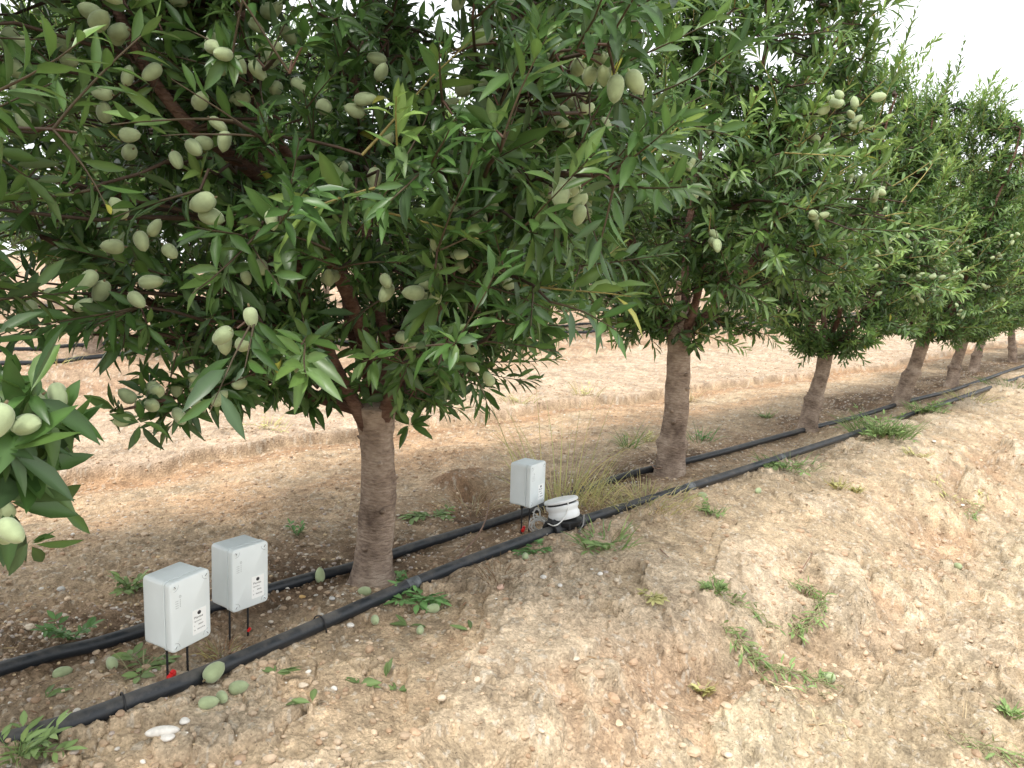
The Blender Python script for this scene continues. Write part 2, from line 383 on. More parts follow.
# ------------------------------------------------------------------ ground
def build_ground():
    fa = np.radians(np.arange(-44, 44.01, .095)); ca = np.radians(np.arange(44.0, 316, 3.4))[1:]
    az = np.concatenate([fa, ca]); n = len(az)
    r = [.02, .15, .4, .7, .95, 1.15]
    while r[-1] < 26: r.append(r[-1] * (1.0030 if 1.4 < r[-1] < 5.5 else 1.0055 if r[-1] < 12 else 1.009))
    while r[-1] < 900: r.append(r[-1] * 1.06)
    r = np.array(r); A, R = np.meshgrid(az, r)
    X = R * np.sin(A); Y = R * np.cos(A)
    u = X * RU[0] + Y * RU[1]; v = X * RN[0] + Y * RN[1]
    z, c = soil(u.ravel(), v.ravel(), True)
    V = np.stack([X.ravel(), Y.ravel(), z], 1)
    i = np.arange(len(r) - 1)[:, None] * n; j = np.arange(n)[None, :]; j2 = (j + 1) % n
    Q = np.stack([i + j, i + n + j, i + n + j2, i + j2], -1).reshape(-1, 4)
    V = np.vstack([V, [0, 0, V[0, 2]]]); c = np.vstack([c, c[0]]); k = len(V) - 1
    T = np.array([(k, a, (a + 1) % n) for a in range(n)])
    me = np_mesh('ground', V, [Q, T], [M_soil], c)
    o = bpy.data.objects.new('ground', me); C.objects.link(o); tag(o, 'sandy orchard soil with a crusted bank and tilled alley', None, None, 'structure')
    return o
build_ground()

# ------------------------------------------------------------------ leaves
def leaves(mb_list, O, D, Nn, L_, Wd, droop, col, stations=((.10, .05), (.32, .82), (.58, 1.0), (.82, .55)), m=0, fold=.22, rib=1.35):
    """vectorised lanceolate leaves: origin, direction, upper-side normal"""
    O = np.asarray(O); D = np.asarray(D); D = D / np.linalg.norm(D, axis=1, keepdims=True)
    Nn = Nn - D * np.sum(Nn * D, 1, keepdims=True); Nn = Nn / (np.linalg.norm(Nn, axis=1, keepdims=True) + 1e-9)
    S = np.cross(D, Nn); n = len(O); ns = len(stations)
    L_ = np.asarray(L_)[:, None]; Wd = np.asarray(Wd)[:, None]; dr = np.asarray(droop)[:, None]
    down = -Nn * .6 + np.array([[0, 0, -.6]])
    wave = rng.normal(0, 1.3, (n, 1))
    def P(s): return O + D * L_ * (s - .15 * dr * s * s) + down * L_ * dr * s * s + S * L_ * .06 * wave * s * s
    vs = [P(0.)]; cs = [col * .9]
    for s, w in stations:
        mid = P(s); h = Wd * .5 * w
        vs += [mid - S * h + Nn * h * fold * 2, mid, mid + S * h + Nn * h * fold * 2]
        cs += [col, col * rib, col]
    vs.append(P(1.)); cs.append(col)
    k = len(vs); V = np.stack(vs, 1).reshape(-1, 3); Cc = np.stack(cs, 1).reshape(-1, 3)
    q = []; t = [(0, 2, 1), (0, 3, 2)]
    for a in range(ns - 1):
        b0 = 1 + 3 * a; q += [(b0, b0 + 1, b0 + 4, b0 + 3), (b0 + 1, b0 + 2, b0 + 5, b0 + 4)]
    b0 = 1 + 3 * (ns - 1); t += [(b0, b0 + 1, k - 1), (b0 + 1, b0 + 2, k - 1)]
    off = (np.arange(n) * k)[:, None, None]
    Q = (np.array(q)[None] + off).reshape(-1, 4); T = (np.array(t)[None] + off).reshape(-1, 3)
    mb_list.add(V, Q, T, Cc, m)

DARK = np.array([.040, .092, .020]); MID = np.array([.090, .180, .048]); PALE = np.array([.25, .37, .10]); YEL = np.array([.36, .36, .07]); BLUE = np.array([.075, .135, .058])
def nrm(v): return v / (np.linalg.norm(v) + 1e-9)

def nrm2(a): return a / (np.linalg.norm(a, axis=1, keepdims=True) + 1e-9)
class Crown:
    def __init__(s, seed): s.rs = np.random.default_rng(seed); s.O = []; s.D = []; s.N = []; s.L = []; s.W = []; s.B = []; s.C = []; s.tw = MB(); s.alm = []
    def leaf(s, o, d, n, L, w, b, c): s.O.append(o); s.D.append(d); s.N.append(n); s.L.append(L); s.W.append(w); s.B.append(b); s.C.append(c)
    def shade(s, young):
        r = s.rs; k = r.random()
        c = DARK + (MID - DARK) * k
        if r.random() < .25: c = BLUE * (.7 + .5 * r.random())
        if young > 0: c = c + (PALE - c) * min(1, young * (.5 + .6 * r.random()))
        if r.random() < .002: c = YEL
        return c * (.85 + .3 * r.random())
    def shoot(s, p0, d, length, L=.09, young=.4, step=.017, k=5, bend=.0, r0=.003, start=.05):
        r = s.rs; d = nrm(np.array(d, float)); n = max(4, int(length / .05)); p = np.array(p0, float); pts = [p.copy()]
        side = nrm(np.cross(d, [0, 0, 1.]) + 1e-3)
        wob = r.normal(0, .05, 3)
        for i in range(n):
            d = nrm(d + np.array([0, 0, bend]) * (i + 1) / n * .3 + wob / n * 3 + r.normal(0, .03, 3)); p = p + d * length / n; pts.append(p.copy())
        tc = np.array([.075, .055, .03]) if young < .5 else np.array([.34, .28, .10])
        s.tw.tube(pts, np.linspace(r0, r0 * .35, n + 1), 4, tc, 1, False)
        ph = r.random() * 6.28; t = start * length; m = 0
        while t < length:
            f = t / length * n; i = min(int(f), n - 1); q = pts[i] + (pts[i + 1] - pts[i]) * (f - i); dd = nrm(pts[i + 1] - pts[i])
            a = nrm(np.cross(dd, [.3, .2, 1.])); b = np.cross(dd, a); ph += 2.4 + r.normal(0, .25)
            o = math.cos(ph) * a + math.sin(ph) * b; g = t / length
            ang = math.radians(62 - 34 * g + r.normal(0, 9))
            ld = nrm(dd * math.cos(ang) + o * math.sin(ang) + np.array([0, 0, .03]))
            nn = nrm(dd * .8 - o * .2 + np.array([0, 0, .75]) + r.normal(0, .22, 3))
            size = L * (.65 + .5 * math.sin(math.pi * min(1, .15 + .75 * g))) * r.uniform(.8, 1.15)
            if g > .88: size *= .65
            s.leaf(q, ld, nn, size, size * r.uniform(.21, .28), r.uniform(-.10, .38), s.shade(young * (.35 + .9 * g ** 1.5)))
            t += step * r.uniform(.7, 1.3); m += 1
        return pts
    def rosette(s, p, d, n=11, L=.075, young=.0):
        r = s.rs; d = nrm(np.array(d, float)); a = nrm(np.cross(d, [.3, .2, 1.])); b = np.cross(d, a)
        for i in range(n):
            ph = i * 2.4 + r.normal(0, .8); o = math.cos(ph) * a + math.sin(ph) * b
            ang = math.radians(r.uniform(35, 105)); ld = nrm(d * math.cos(ang) + o * math.sin(ang) + [0, 0, .04])
            size = L * r.uniform(.45, 1.25)
            s.leaf(p + d * r.uniform(0, .012), ld, nrm(d + [0, 0, .6] + r.normal(0, .25, 3)), size, size * r.uniform(.24, .33), r.uniform(-.15, .42), s.shade(young if r.random() < .8 else young + .35))
    def almond(s, p, d): s.alm.append((np.array(p), nrm(np.array(d, float))))
    def spur(s, p, out, alm=.35, L=.075):
        r = s.rs; out = nrm(out + r.normal(0, .5, 3)); q = p + out * r.uniform(.02, .06)
        s.tw.tube([p, q], [.003, .0022], 4, (.10, .055, .038), 1, False)
        s.rosette(q, out, int(r.integers(8, 14)), L)
        if r.random() < alm:
            for k in range(int(r.integers(1, 6))): s.almond(q + r.normal(0, .020, 3), out * .5 + r.normal(0, .6, 3) + [0, 0, -.4])
    def prune(s, keepf):
        M_ = np.array(s.O) + nrm2(np.array(s.D)) * np.array(s.L)[:, None] * .5
        k = keepf(M_)
        for n_ in 'ODNLWBC': setattr(s, n_, [x for x, y in zip(getattr(s, n_), k) if y])
    def clear_outward(s):                              # fruit sits where the foliage has left it room
        A = np.array([a for a, _ in s.alm]); Rr = A * [1, 1, .25]; Rr = nrm2(Rr)
        def f(M_):
            k = np.ones(len(M_), bool)
            for a, o in zip(A, Rr):
                d = M_ - (a + o * .01); t = d @ o; m = (t > 0) & (t < .45); pp = np.linalg.norm(d - t[:, None] * o, axis=1)
                k &= ~(m & (pp < .026 + .05 * t))
            return k | (s.rs.random(len(M_)) < .12)
        s.prune(f)
    def mesh(s, name, near=True):
        mb = MB()
        st = ((.10, .05), (.32, .82), (.58, 1.0), (.82, .55)) if near else ((.28, .75), (.66, .95))
        leaves(mb, np.array(s.O), np.array(s.D), np.array(s.N), s.L, s.W, s.B, np.array(s.C), st)
        n0 = mb.n
        mb.v += s.tw.v; mb.c += s.tw.c; mb.q += [q + n0 for q in s.tw.q]; mb.qm += s.tw.qm; mb.t += [q + n0 for q in s.tw.t]; mb.tm += s.tw.tm; mb.n += s.tw.n
        print(name, 'leaves', len(s.O), 'almonds', len(s.alm))
        return mb.mesh(name, [M_leaf, M_twig])

ENV_RAB = np.array([.15, .56, .88, 1.02, .88, .62, .38, .10])
ENV_Z = np.array([.55, .70, .95, 1.4, 2.0, 2.7, 3.3, 3.9]); ENV_R = np.array([.15, .62, 1.02, 1.22, 1.15, .86, .46, .10])
def curve(p0, p1, sag, n=8, rs=None, wig=.02):
    p0 = np.array(p0, float); p1 = np.array(p1, float); t = np.linspace(0, 1, n + 1)[:, None]
    P = p0 + (p1 - p0) * t + np.array([0, 0, 1.]) * sag * (t * (1 - t)) * 4
    if rs is not None: P[1:-1] += rs.normal(0, wig, (n - 1, 3))
    return P
def grow(seed, zb=0., zexp=1.25, ztop=3.85, nsec=250, fork=.62, limbs=6, near=True, scale=1., keep=None, lsz=.092, top=0, dens=1., fresh=0., palm=.20):
    """limbs + crown about the trunk's base at the origin; returns crown builder and limb polylines"""
    cr = Crown(seed); r = cr.rs; L = []; a0 = r.random() * 6.28
    for i in range(limbs):
        a = a0 + i * 2 * math.pi / limbs + r.normal(0, .25); reach = r.uniform(.45, .85); hh = r.uniform(2.3, 3.3)
        P = []
        for k in range(11):
            t = k / 10; rr = reach * (1 - (1 - t) ** 1.8); z = fork - .06 + (hh - fork) * t ** 1.15
            P.append(np.array([math.cos(a + .3 * t) * rr, math.sin(a + .3 * t) * rr, z]) + (r.normal(0, .02, 3) if k else 0))
        P[0] = np.array([math.cos(a) * .015, math.sin(a) * .015, fork - .07])
        L.append(np.array(P))
    ez, er = ENV_Z.copy(), (ENV_R if near else ENV_RAB) * scale
    ez[:3] += zb
    allp = np.concatenate([l[1:] for l in L])
    cnt = 0; tries = 0
    while cnt < nsec and tries < nsec * 30:
        tries += 1
        z = ez[0] + (ztop - ez[0]) * r.random() ** zexp; R = np.interp(z, ez, er)
        rr = R * math.sqrt(r.uniform(.12, 1)); a = r.random() * 6.28
        if r.random() > .25 + .75 * R / 1.2: continue
        t = np.array([math.cos(a) * rr, math.sin(a) * rr, z])
        if keep is not None and not keep(t): continue
        cnt += 1
        d = np.linalg.norm((allp - t) * [1, 1, 1.2], axis=1) + np.where(allp[:, 2] > t[2] + .1, .5, 0)
        b = allp[np.argmin(d)]
        ln = np.linalg.norm(t - b)
        P = curve(b, t, r.uniform(-.02, .10) * ln - (.06 if z < 1 else 0), 6, r, .012)
        cr.tw.tube(P, np.linspace(.004 + .007 * min(ln, 1), .003, 7), 5, np.array([.055, .034, .022]) * r.uniform(.7, 1.3), 1, False)
        out = nrm(np.array([math.cos(a), math.sin(a), 0.]) * (.8 if z < 2.2 else .45) + np.array([0, 0, .25 + (.35 if near else .8) * max(0, z - 1.2)]))
        young = r.choice([0., .1, .4, .85], p=[.40, .26, .22, .12]) + (.12 if z > 2 else 0) + fresh * (.5 + z / 3)  # fresh only pales the leaf colour of a crown, more so higher up
        cr.shoot(t, out + r.normal(0, .35, 3), r.uniform(.16, .38) * (1.25 if z > 2.3 else 1), lsz * r.uniform(.85, 1.2), young, .017 / dens)
        for _ in range(2):
            q = P[int(r.integers(3, 7))]
            cr.shoot(q, out * .5 + r.normal(0, .6, 3) + [0, 0, -.05], r.uniform(.10, .24), lsz * .9, young * .5, .018 / dens)
        for _ in range(int(5 * dens)):
            q = P[int(r.integers(1, 7))]; cr.spur(q, r.normal(0, 1, 3) + out * .4, palm, lsz * .84)
    for l in L:                                        # spurs straight on the limbs
        for k in range(14):
            i = int(r.integers(2, 10)); cr.spur(l[i] + (l[i + 1 if i < 10 else i] - l[i]) * r.random(), r.normal(0, 1, 3), .3, lsz * .8)
    for k in range(top):                               # long upright leaders
        a = r.random() * 6.28; q = np.array([math.cos(a) * r.uniform(.1, .5), math.sin(a) * r.uniform(.1, .5), r.uniform(2.7, 3.3) - (3.85 - ztop) * .5])
        cr.shoot(q, [math.cos(a) * .25, math.sin(a) * .25, 1], r.uniform(.5, .9), lsz, .5, .017, r0=.004)
    return cr, L

def trunk_mesh(seed, fork, r0, lean=(0, 0), collar=None, flare=.25, k=26):
    r = np.random.default_rng(seed); n = 40; V = []; top = fork + .03
    for i in range(n):
        t = i / (n - 1); z = -.10 + (top + .10) * t
        rad = r0 * (1 - .20 * t) + r0 * (flare + .12) * math.exp(-max(z, 0) / .05)
        if collar: rad += r0 * .24 * math.exp(-((z - collar) / .024) ** 2) + r0 * .10 * sst(collar + .02, collar - .02, z)
        if t > .85: rad += r0 * .28 * ((t - .85) / .15)
        cx = lean[0] * max(z, 0) + .008 * math.sin(z * 9 + seed); cy = lean[1] * max(z, 0) + .008 * math.cos(z * 7 + seed)
        for j in range(k):
            a = j * 2 * math.pi / k
            w = 1 + .07 * float(vn(np.array([a * 1.3 + seed]), np.array([z * 9.]), seed)[0]) + .045 * float(vn(np.array([a * 4.]), np.array([z * 36.]), seed + 3)[0]) + .04 * math.sin(a * 3 + seed) + .03 * math.sin(a * 2 + z * 4)
            V.append((cx + math.cos(a) * rad * w, cy + math.sin(a) * rad * w, z))
    Q = [(i * k + j, i * k + (j + 1) % k, (i + 1) * k + (j + 1) % k, (i + 1) * k + j) for i in range(n - 1) for j in range(k)]
    V.append((lean[0] * top, lean[1] * top, top + .015)); T = [(len(V) - 1, (n - 1) * k + j, (n - 1) * k + (j + 1) % k) for j in range(k)]
    mb = MB(); mb.add(V, Q, T)
    for _ in range(7):                                 # pruning stubs and knots
        a = r.random() * 6.28; z = r.uniform(.12, fork - .08); rad = r0 * .93
        p = np.array([lean[0] * z + math.cos(a) * rad, lean[1] * z + math.sin(a) * rad, z]); o = np.array([math.cos(a), math.sin(a), .4])
        mb.tube([p - o * .012, p + o * .006, p + o * r.uniform(.010, .022)], [.012, .009, .003], 7)
    return mb.mesh('trunk', [M_bark])

def limb_mesh(P, r0, r1, seed):
    r = np.random.default_rng(seed); mb = MB(); t = np.linspace(0, 1, len(P) * 3)
    idx = t * (len(P) - 1); i = np.minimum(idx.astype(int), len(P) - 2); f = (idx - i)[:, None]
    PP = P[i] * (1 - f) + P[i + 1] * f
    PP[1:-1] = (PP[:-2] + 2 * PP[1:-1] + PP[2:]) / 4
    rad = (r0 + (r1 - r0) * t ** .7) * (1 + .06 * r.normal(0, 1, len(t)))
    mb.tube(PP, rad, 10)
    return mb.mesh('branch', [M_limb])

def almond_meshes():
    out = []
    for s in range(5):
        r = np.random.default_rng(s + 40); nu, nv = 14, 18; V = []
        sl, sw, stt = r.uniform(.9, 1.1), r.uniform(.9, 1.08), r.uniform(.9, 1.08)
        cc = np.array([.36, .43, .24]) * r.uniform(.9, 1.08)
        cols = []
        for i in range(nu + 1):
            t = i / nu; a = math.pi * t; x = -math.cos(a); rad = math.sin(a) ** .85 * (1 - .16 * x)
            if x > .85: rad *= .92
            for j in range(nv):
                b = j * 2 * math.pi / nv; g = 1 - .09 * math.exp(-((b - math.pi) / .22) ** 2)
                V.append((rad * math.cos(b) * .0163 * sw * g, rad * math.sin(b) * .0132 * stt, (x * .0215 + (.002 if i == nu else 0)) * sl))
                k = .9 if abs(b - math.pi) < .2 else 1.; cols.append(cc * k * (1 if t < .93 else .75))
        V = np.array(V); V[:, 2] += .0215; n = nv
        Q = [(i * n + j, i * n + (j + 1) % n, (i + 1) * n + (j + 1) % n, (i + 1) * n + j) for i in range(nu) for j in range(n)]
        mb = MB(); mb.add(V, Q, None, np.array(cols))
        mb.tube([(0, 0, -.006), (0, 0, .001)], [.0016, .003], 6, (.16, .12, .06))
        out.append(mb.mesh('almond', [M_almond]))
    return out
ALM = almond_meshes()
def quat_to(d, spin=0):
    return Vector(d).normalized().to_track_quat('Z', 'Y') @ Matrix.Rotation(spin, 3, 'Z').to_quaternion()

def make_tree(loc, label, group, trunk, limbs_, crown, alms, rz=0, sc=1., seed=0, nalm=100, off=(0, 0, 0), sz=1.):
    t = empty('almond_tree', loc, rz, label, 'tree', group); t.scale = (sc, sc, sc * sz)
    def ch(name, me):
        o = bpy.data.objects.new(name, me); C.objects.link(o); o.parent = t; o.location = off if name != 'trunk' else (0, 0, 0); return o
    ch('trunk', trunk)
    for l in limbs_: ch('branch', l)
    ch('crown', crown)
    r = np.random.default_rng(seed)
    for i, (p, d) in enumerate(alms[:nalm]):
        o = ch('almond', ALM[i % 5]); o.location = Vector(p) + Vector(off); o.rotation_mode = 'QUATERNION'; o.rotation_quaternion = quat_to(d, r.random() * 6.28)
        k = r.uniform(.85, 1.15) * ASC; o.scale = (k, k, k)
    rest = alms[nalm:]
    if rest:
        mb = MB(); src = [np.array([v.co[:] for v in m.vertices]) for m in ALM]
        base = ALM[0]; q = np.array([p.vertices[:] for p in base.polygons if len(p.vertices) == 4])
        for i, (p, d) in enumerate(rest):
            k = r.uniform(.85, 1.15) * ASC; Rm = np.array(quat_to(d, r.random() * 6.28).to_matrix())
            mb.add(src[i % 5] * k @ Rm.T + p, q, None, np.array([.34, .41, .225]) * r.uniform(.85, 1.1))
        o = mb.build('almond', M_almond, t); tag(o, None, None, None, 'stuff')
    return t
ASC = 1.12

# ------------------------------------------------------------------ the near row
T1 = ground_at(374, 583); tu, tv = uv(T1.x, T1.y)
print('tree1', T1, tu, tv)
bases = [(374, 583), (671, 474), (808, 430), (900, 405), (951, 387)]
G1 = 'almond trees of the near row'

# crown of the nearest full tree, with the limbs and shoots one sees clearly
def local(px, py, d, base): return np.array(at(px, py, d) - base)
def keep_far(base, dmin=1.25, extra=None):
    b = np.array(base)
    def k(p):
        q = p + b; depth = (Vector(q) - EYEP).dot(fw)
        if math.hypot(q[0], q[1]) < dmin + .15 and q[2] < 2.6: return False
        if extra is not None: return extra(q, depth)
        return True
    return k
def proj(q):
    d = Vector(q) - EYEP; z = d.dot(fw)
    return 512 + F * d.dot(rt) / z, 384 - F * d.dot(up) / z, z
def lower1(q, depth):                   # lower outline of the crown over the near trunk
    if depth < .3: return False
    px, py, z = proj(q)
    lim = np.interp(px, [-200, 0, 90, 230, 300, 400, 440, 500, 560, 610, 640, 660], [240, 315, 335, 368, 360, 385, 390, 355, 295, 258, 190, 60])
    if px > 650: return False
    return py < lim
cr1, L1 = grow(101, 0., 1.25, 3.85, 640, .60, 6, True, 1.04, keep_far(T1, 1.40, lower1), .079, 3, 1.25)
# limbs that the photograph shows
def limb_px(pts, base): return np.array([local(x, y, d, base) for x, y, d in pts])
hero_limbs = [
    (limb_px([(386, 418, 2.86), (362, 330, 2.72), (330, 250, 2.40), (250, 168, 2.10), (192, 130, 1.92), (150, 78, 1.85), (112, 2, 1.82), (90, -60, 1.8)], T1), .030, .010),
    (limb_px([(380, 415, 2.86), (330, 402, 2.7), (288, 385, 2.55), (225, 350, 2.35), (150, 303, 2.2), (90, 262, 2.1), (40, 235, 2.05)], T1), .027, .007),
    (limb_px([(384, 410, 2.86), (352, 340, 2.85), (345, 270, 2.8), (300, 170, 2.6), (250, 105, 2.35), (240, 0, 2.3), (236, -70, 2.3)], T1), .028, .009),
    (limb_px([(392, 415, 2.86), (420, 350, 2.8), (455, 280, 2.7), (480, 190, 2.6), (500, 90, 2.6), (520, -20, 2.6)], T1), .027, .009),
    (limb_px([(372, 392, 2.84), (320, 378, 2.6), (260, 372, 2.3), (200, 392, 2.05), (130, 408, 1.85)], T1), .014, .004)]
r = cr1.rs
for j_, (P, a, b) in enumerate(hero_limbs):
    for k in range(44 if j_ in (1, 4) else 18):
        i = r.integers(1, len(P) - 1); q = P[i] + (P[i + 1] - P[i]) * r.random()
        px, py, dd = proj(q + np.array(T1))
        if px < 330 and py > 400 or py > 425: continue
        if k % 3 == 0: cr1.shoot(q, r.normal(0, .8, 3) + [0, 0, .1], r.uniform(.1, .22), .085, .1)
        else: cr1.spur(q, r.normal(0, 1, 3), .5, .078)
# twig with leaves low on the left
for t in np.linspace(.25, 1, 16):
    P = hero_limbs[4][0]; i = min(int(t * 4), 3); q = P[i] + (P[i + 1] - P[i]) * (t * 4 - i)
    cr1.spur(q, np.array([0, -.3, -.4]), .25, .075)
def joinl(cr, p, lim=9., r0=.0034):      # a twig from the nearest limb to this point
    P = LP[id(cr)]; d = np.linalg.norm(P - p, axis=1) + np.where(P[:, 2] > p[2] + .15, .3, 0); k = int(np.argmin(d))
    if d[k] > lim: return
    cr.tw.tube(curve(P[k], p, .06 * d[k], 7, cr.rs, .012), np.linspace(r0 * 1.5, r0, 8), 5, np.array([.06, .036, .022]), 1, False)
LP = {id(cr1): np.concatenate([P[1:] for P, _, _ in hero_limbs[:4]] + [l[1:] for l in L1])}
def hero(cr, base, a, b, L, young, step=.02, bend=-.2, r0=.0035):
    p, q = local(*a, base), local(*b, base); joinl(cr, p); cr.shoot(p, q - p, np.linalg.norm(q - p), L, young, step, bend=bend, r0=r0, start=.12)
hi0 = len(cr1.O)
for a, b, L, y in [((362, 155, 1.75), (470, 40, 1.70), .125, .75), ((575, 62, 2.3), (692, 0, 2.2), .13, .85), ((375, 188, 1.75), (308, 205, 1.62), .115, .9),
                   ((360, 205, 1.8), (470, 240, 1.7), .115, .6), ((455, 120, 1.95), (610, 205, 1.85), .12, .3), ((520, 285, 2.15), (625, 296, 2.0), .125, .75),
                   ((450, 275, 2.0), (560, 300, 1.95), .12, .4), ((330, 250, 1.8), (250, 215, 1.7), .10, .45), ((260, 230, 1.7), (200, 300, 1.6), .09, .3),
                   ((420, 330, 2.2), (470, 375, 2.1), .10, .1), ((200, 190, 1.7), (110, 210, 1.6), .085, .1), ((90, 190, 1.6), (20, 205, 1.5), .085, .05),
                   ((430, 60, 2.0), (560, 10, 2.0), .11, .5), ((520, 180, 2.1), (600, 150, 2.0), .11, .5), ((300, 120, 1.9), (330, 60, 1.8), .09, .2),
                   ((500, 220, 2.1), (575, 245, 2.0), .12, .3), ((380, 300, 2.1), (340, 330, 2.0), .09, .1)]:
    hero(cr1, T1, a, b, L, y)
for px, py, d in [(490, 132, 1.85), (440, 300, 2.0), (290, 235, 1.75), (225, 275, 1.8), (540, 330, 2.2), (400, 370, 2.3), (390, 395, 2.6), (410, 425, 2.75), (360, 385, 2.6)]:
    cr1.rosette(local(px, py, d, T1), [0, -1, .1], 14, .11 if d < 2.2 else .08, .15)
hi1 = len(cr1.O)
# almonds seen clearly on the near tree
hero_alm = [(126, 85, 1.75), (160, 66, 1.72), (93, 28, 1.7), (128, 30, 1.75), (187, 142, 1.75), (210, 118, 1.75), (226, 131, 1.76), (214, 198, 1.7), (250, 97, 1.9), (188, 2, 1.9), (250, 20, 1.85),
            (282, 28, 2.0), (292, 80, 1.95), (270, 65, 1.9), (318, 103, 2.0), (385, 60, 2.0), (378, 80, 1.95), (355, 100, 1.9), (457, 92, 2.1), (383, 140, 1.9), (445, 65, 2.1), (375, 168, 1.9), (480, 88, 2.2), (528, 100, 2.3),
            (573, 65, 2.3), (582, 78, 2.3), (568, 88, 2.3), (578, 96, 2.28), (588, 88, 2.3), (569, 116, 2.3), (552, 120, 2.3), (579, 108, 2.28), (590, 108, 2.3), (640, 92, 2.5), (382, 275, 2.0), (443, 270, 2.1), (500, 272, 2.2), (503, 282, 2.2), (474, 352, 2.2), (395, 335, 2.1), (468, 362, 2.2), (492, 385, 2.2),
            (223, 332, 1.8), (32, 302, 1.7), (48, 296, 1.7), (75, 310, 1.8), (130, 294, 1.8), (95, 272, 1.8), (124, 247, 1.8), (245, 380, 2.1), (212, 405, 2.0), (125, 218, 1.7), (150, 235, 1.8), (35, 100, 1.7), (60, 60, 1.8), (20, 85, 1.7), (90, 130, 1.8), (120, 135, 1.8), (258, 260, 2.0), (465, 268, 2.1), (530, 130, 2.3), (520, 105, 2.3), (610, 60, 2.4), (28, 40, 1.7), (5, 60, 1.7), (330, 285, 2.1)]
hero_alm += [(x + random.choice((-14, 13, 9)), y + random.choice((-11, 10, 14)), d + .03) for x, y, d in hero_alm if random.random() < (.6 if x < 300 else .35)]
for px, py, d in hero_alm:
    p = local(px, py, d, T1); joinl(cr1, p + [0, 0, .012], .14, .0018); cr1.alm.insert(0, (p, nrm(np.array([rng.normal(0, .8), rng.normal(-.2, .3), rng.normal(-.15, .6)]))))
vis = cr1.alm[len(hero_alm):]
vis.sort(key=lambda a: (Vector(a[0] + np.array(T1)) - EYEP).length)
cr1.alm = cr1.alm[:len(hero_alm)] + vis[:150]
vis_pts = [np.array(p) + np.array(T1) for p, _ in cr1.alm[:len(hero_alm) + 12]]
hl = hero_limbs[0][0]
vis_pts += [hl[i] + (hl[i + 1] - hl[i]) * t + np.array(T1) for i in (3, 4, 5, 6) for t in (0, .25, .5, .75)]
hl = hero_limbs[2][0]; vis_pts += [hl[i] + (hl[i + 1] - hl[i]) * t + np.array(T1) for i in (4,) for t in (0, .3, .6, .9)]
def clear_view(pts, base, rad):
    e = np.array(EYEP)
    def f(M_):
        k = np.ones(len(M_), bool); W_ = M_ + np.array(base) - e
        for p in pts:
            q = p - e; D_ = np.linalg.norm(q); o = q / D_; t = W_ @ o; pp = np.linalg.norm(W_ - t[:, None] * o, axis=1)
            k &= ~((t < D_ + .01) & (pp < rad * t / D_ + .012))
        return k | (rng.random(len(M_)) < .10)
    return f
_cv = clear_view(vis_pts, T1, .022)
cr1.prune(lambda M_: _cv(M_) | ((np.arange(len(M_)) >= hi0) & (np.arange(len(M_)) < hi1)))
crown1 = cr1.mesh('crown', True)
tr1 = trunk_mesh(5, .60, .066, (.012, .0), None, .22)
limbs1 = [limb_mesh(P, a, b, i) for i, (P, a, b) in enumerate(hero_limbs)] + [limb_mesh(P, .026, .008, 20 + i) for i, P in enumerate(L1) if i % 2 == 0]
make_tree(T1, 'nearest full almond tree, thick brown trunk behind the two left grey boxes', G1, tr1, limbs1, crown1, cr1.alm, seed=1)

# two more crowns for the rest of the row, one of them for the tree cut by the left edge
crA, LA = grow(202, .18, 1.1, 3.2, 360, .80, 5, False, 1.0, None, .080, 15, 1.3, .50, .38)
crB, LB = grow(303, .22, 1.1, 3.2, 360, .84, 6, False, 1.0, None, .080, 15, 1.3, .55, .38)
crA.rs.shuffle(crA.alm); crB.rs.shuffle(crB.alm)
crA.alm.sort(key=lambda a: -math.hypot(a[0][0], a[0][1]) + .4 * abs(a[0][2] - 1.6)); crB.alm.sort(key=lambda a: -math.hypot(a[0][0], a[0][1]) + .4 * abs(a[0][2] - 1.6))
crA.alm = crA.alm[:260]; crB.alm = crB.alm[:260]; crA.clear_outward(); crB.clear_outward()
crownA = crA.mesh('crown', False); crownB = crB.mesh('crown', False)
limA = [limb_mesh(P, .026, .008, 40 + i) for i, P in enumerate(LA)]; limB = [limb_mesh(P, .026, .008, 60 + i) for i, P in enumerate(LB)]
RZ = [0.3, 1.9, 2.8, 4.4, 5.1, 1.2, 3.3, .4]; SCT = [1.02, .84, .84, .82, .82, .82, .82, .82]; SZT = [1.0, .96, .95, .90, .90, .88, .88, .88]
LEAN = [.0, .13, .24, .12, .10, .05, .0, .05]
def ln(i): return (LEAN[i] * math.cos(-RZ[i]), LEAN[i] * math.sin(-RZ[i]))
KOFF = .55
trs = [trunk_mesh(11 + i, .84, [.070, .074, .078, .074, .070][i], ln(i), [.17, .30, .36, .30, .30][i], [.10, .04, .02, .03, .03][i]) for i in range(5)]
labs = ['second almond tree from the left edge, slim pale trunk right of the white capped meter',
        'almond tree with ringed trunk right of the slim pale trunk, left of the leaning trunk',
        'almond tree whose thick ringed trunk leans right behind the big green weed clump',
        'almond tree with short upright ringed trunk just right of the leaning trunk',
        'sixth almond trunk along the row, narrow ringed trunk near the right edge',
        'almond tree at the right edge of the photo where both pipes vanish',
        'far almond tree beyond the right edge, only its crown in view',]
pos = [ground_at(*b) for b in bases[1:]]
u5, v5 = uv(pos[-1].x, pos[-1].y)
for k in range(4):
    x, y = xy(u5 + 2.2 * (k + 1), ROW + .05 + .05 * k); pos.append(Vector((x, y, gz(x, y))))
labs.append('farthest almond tree of the near row, a sliver of pale crown at the right edge')
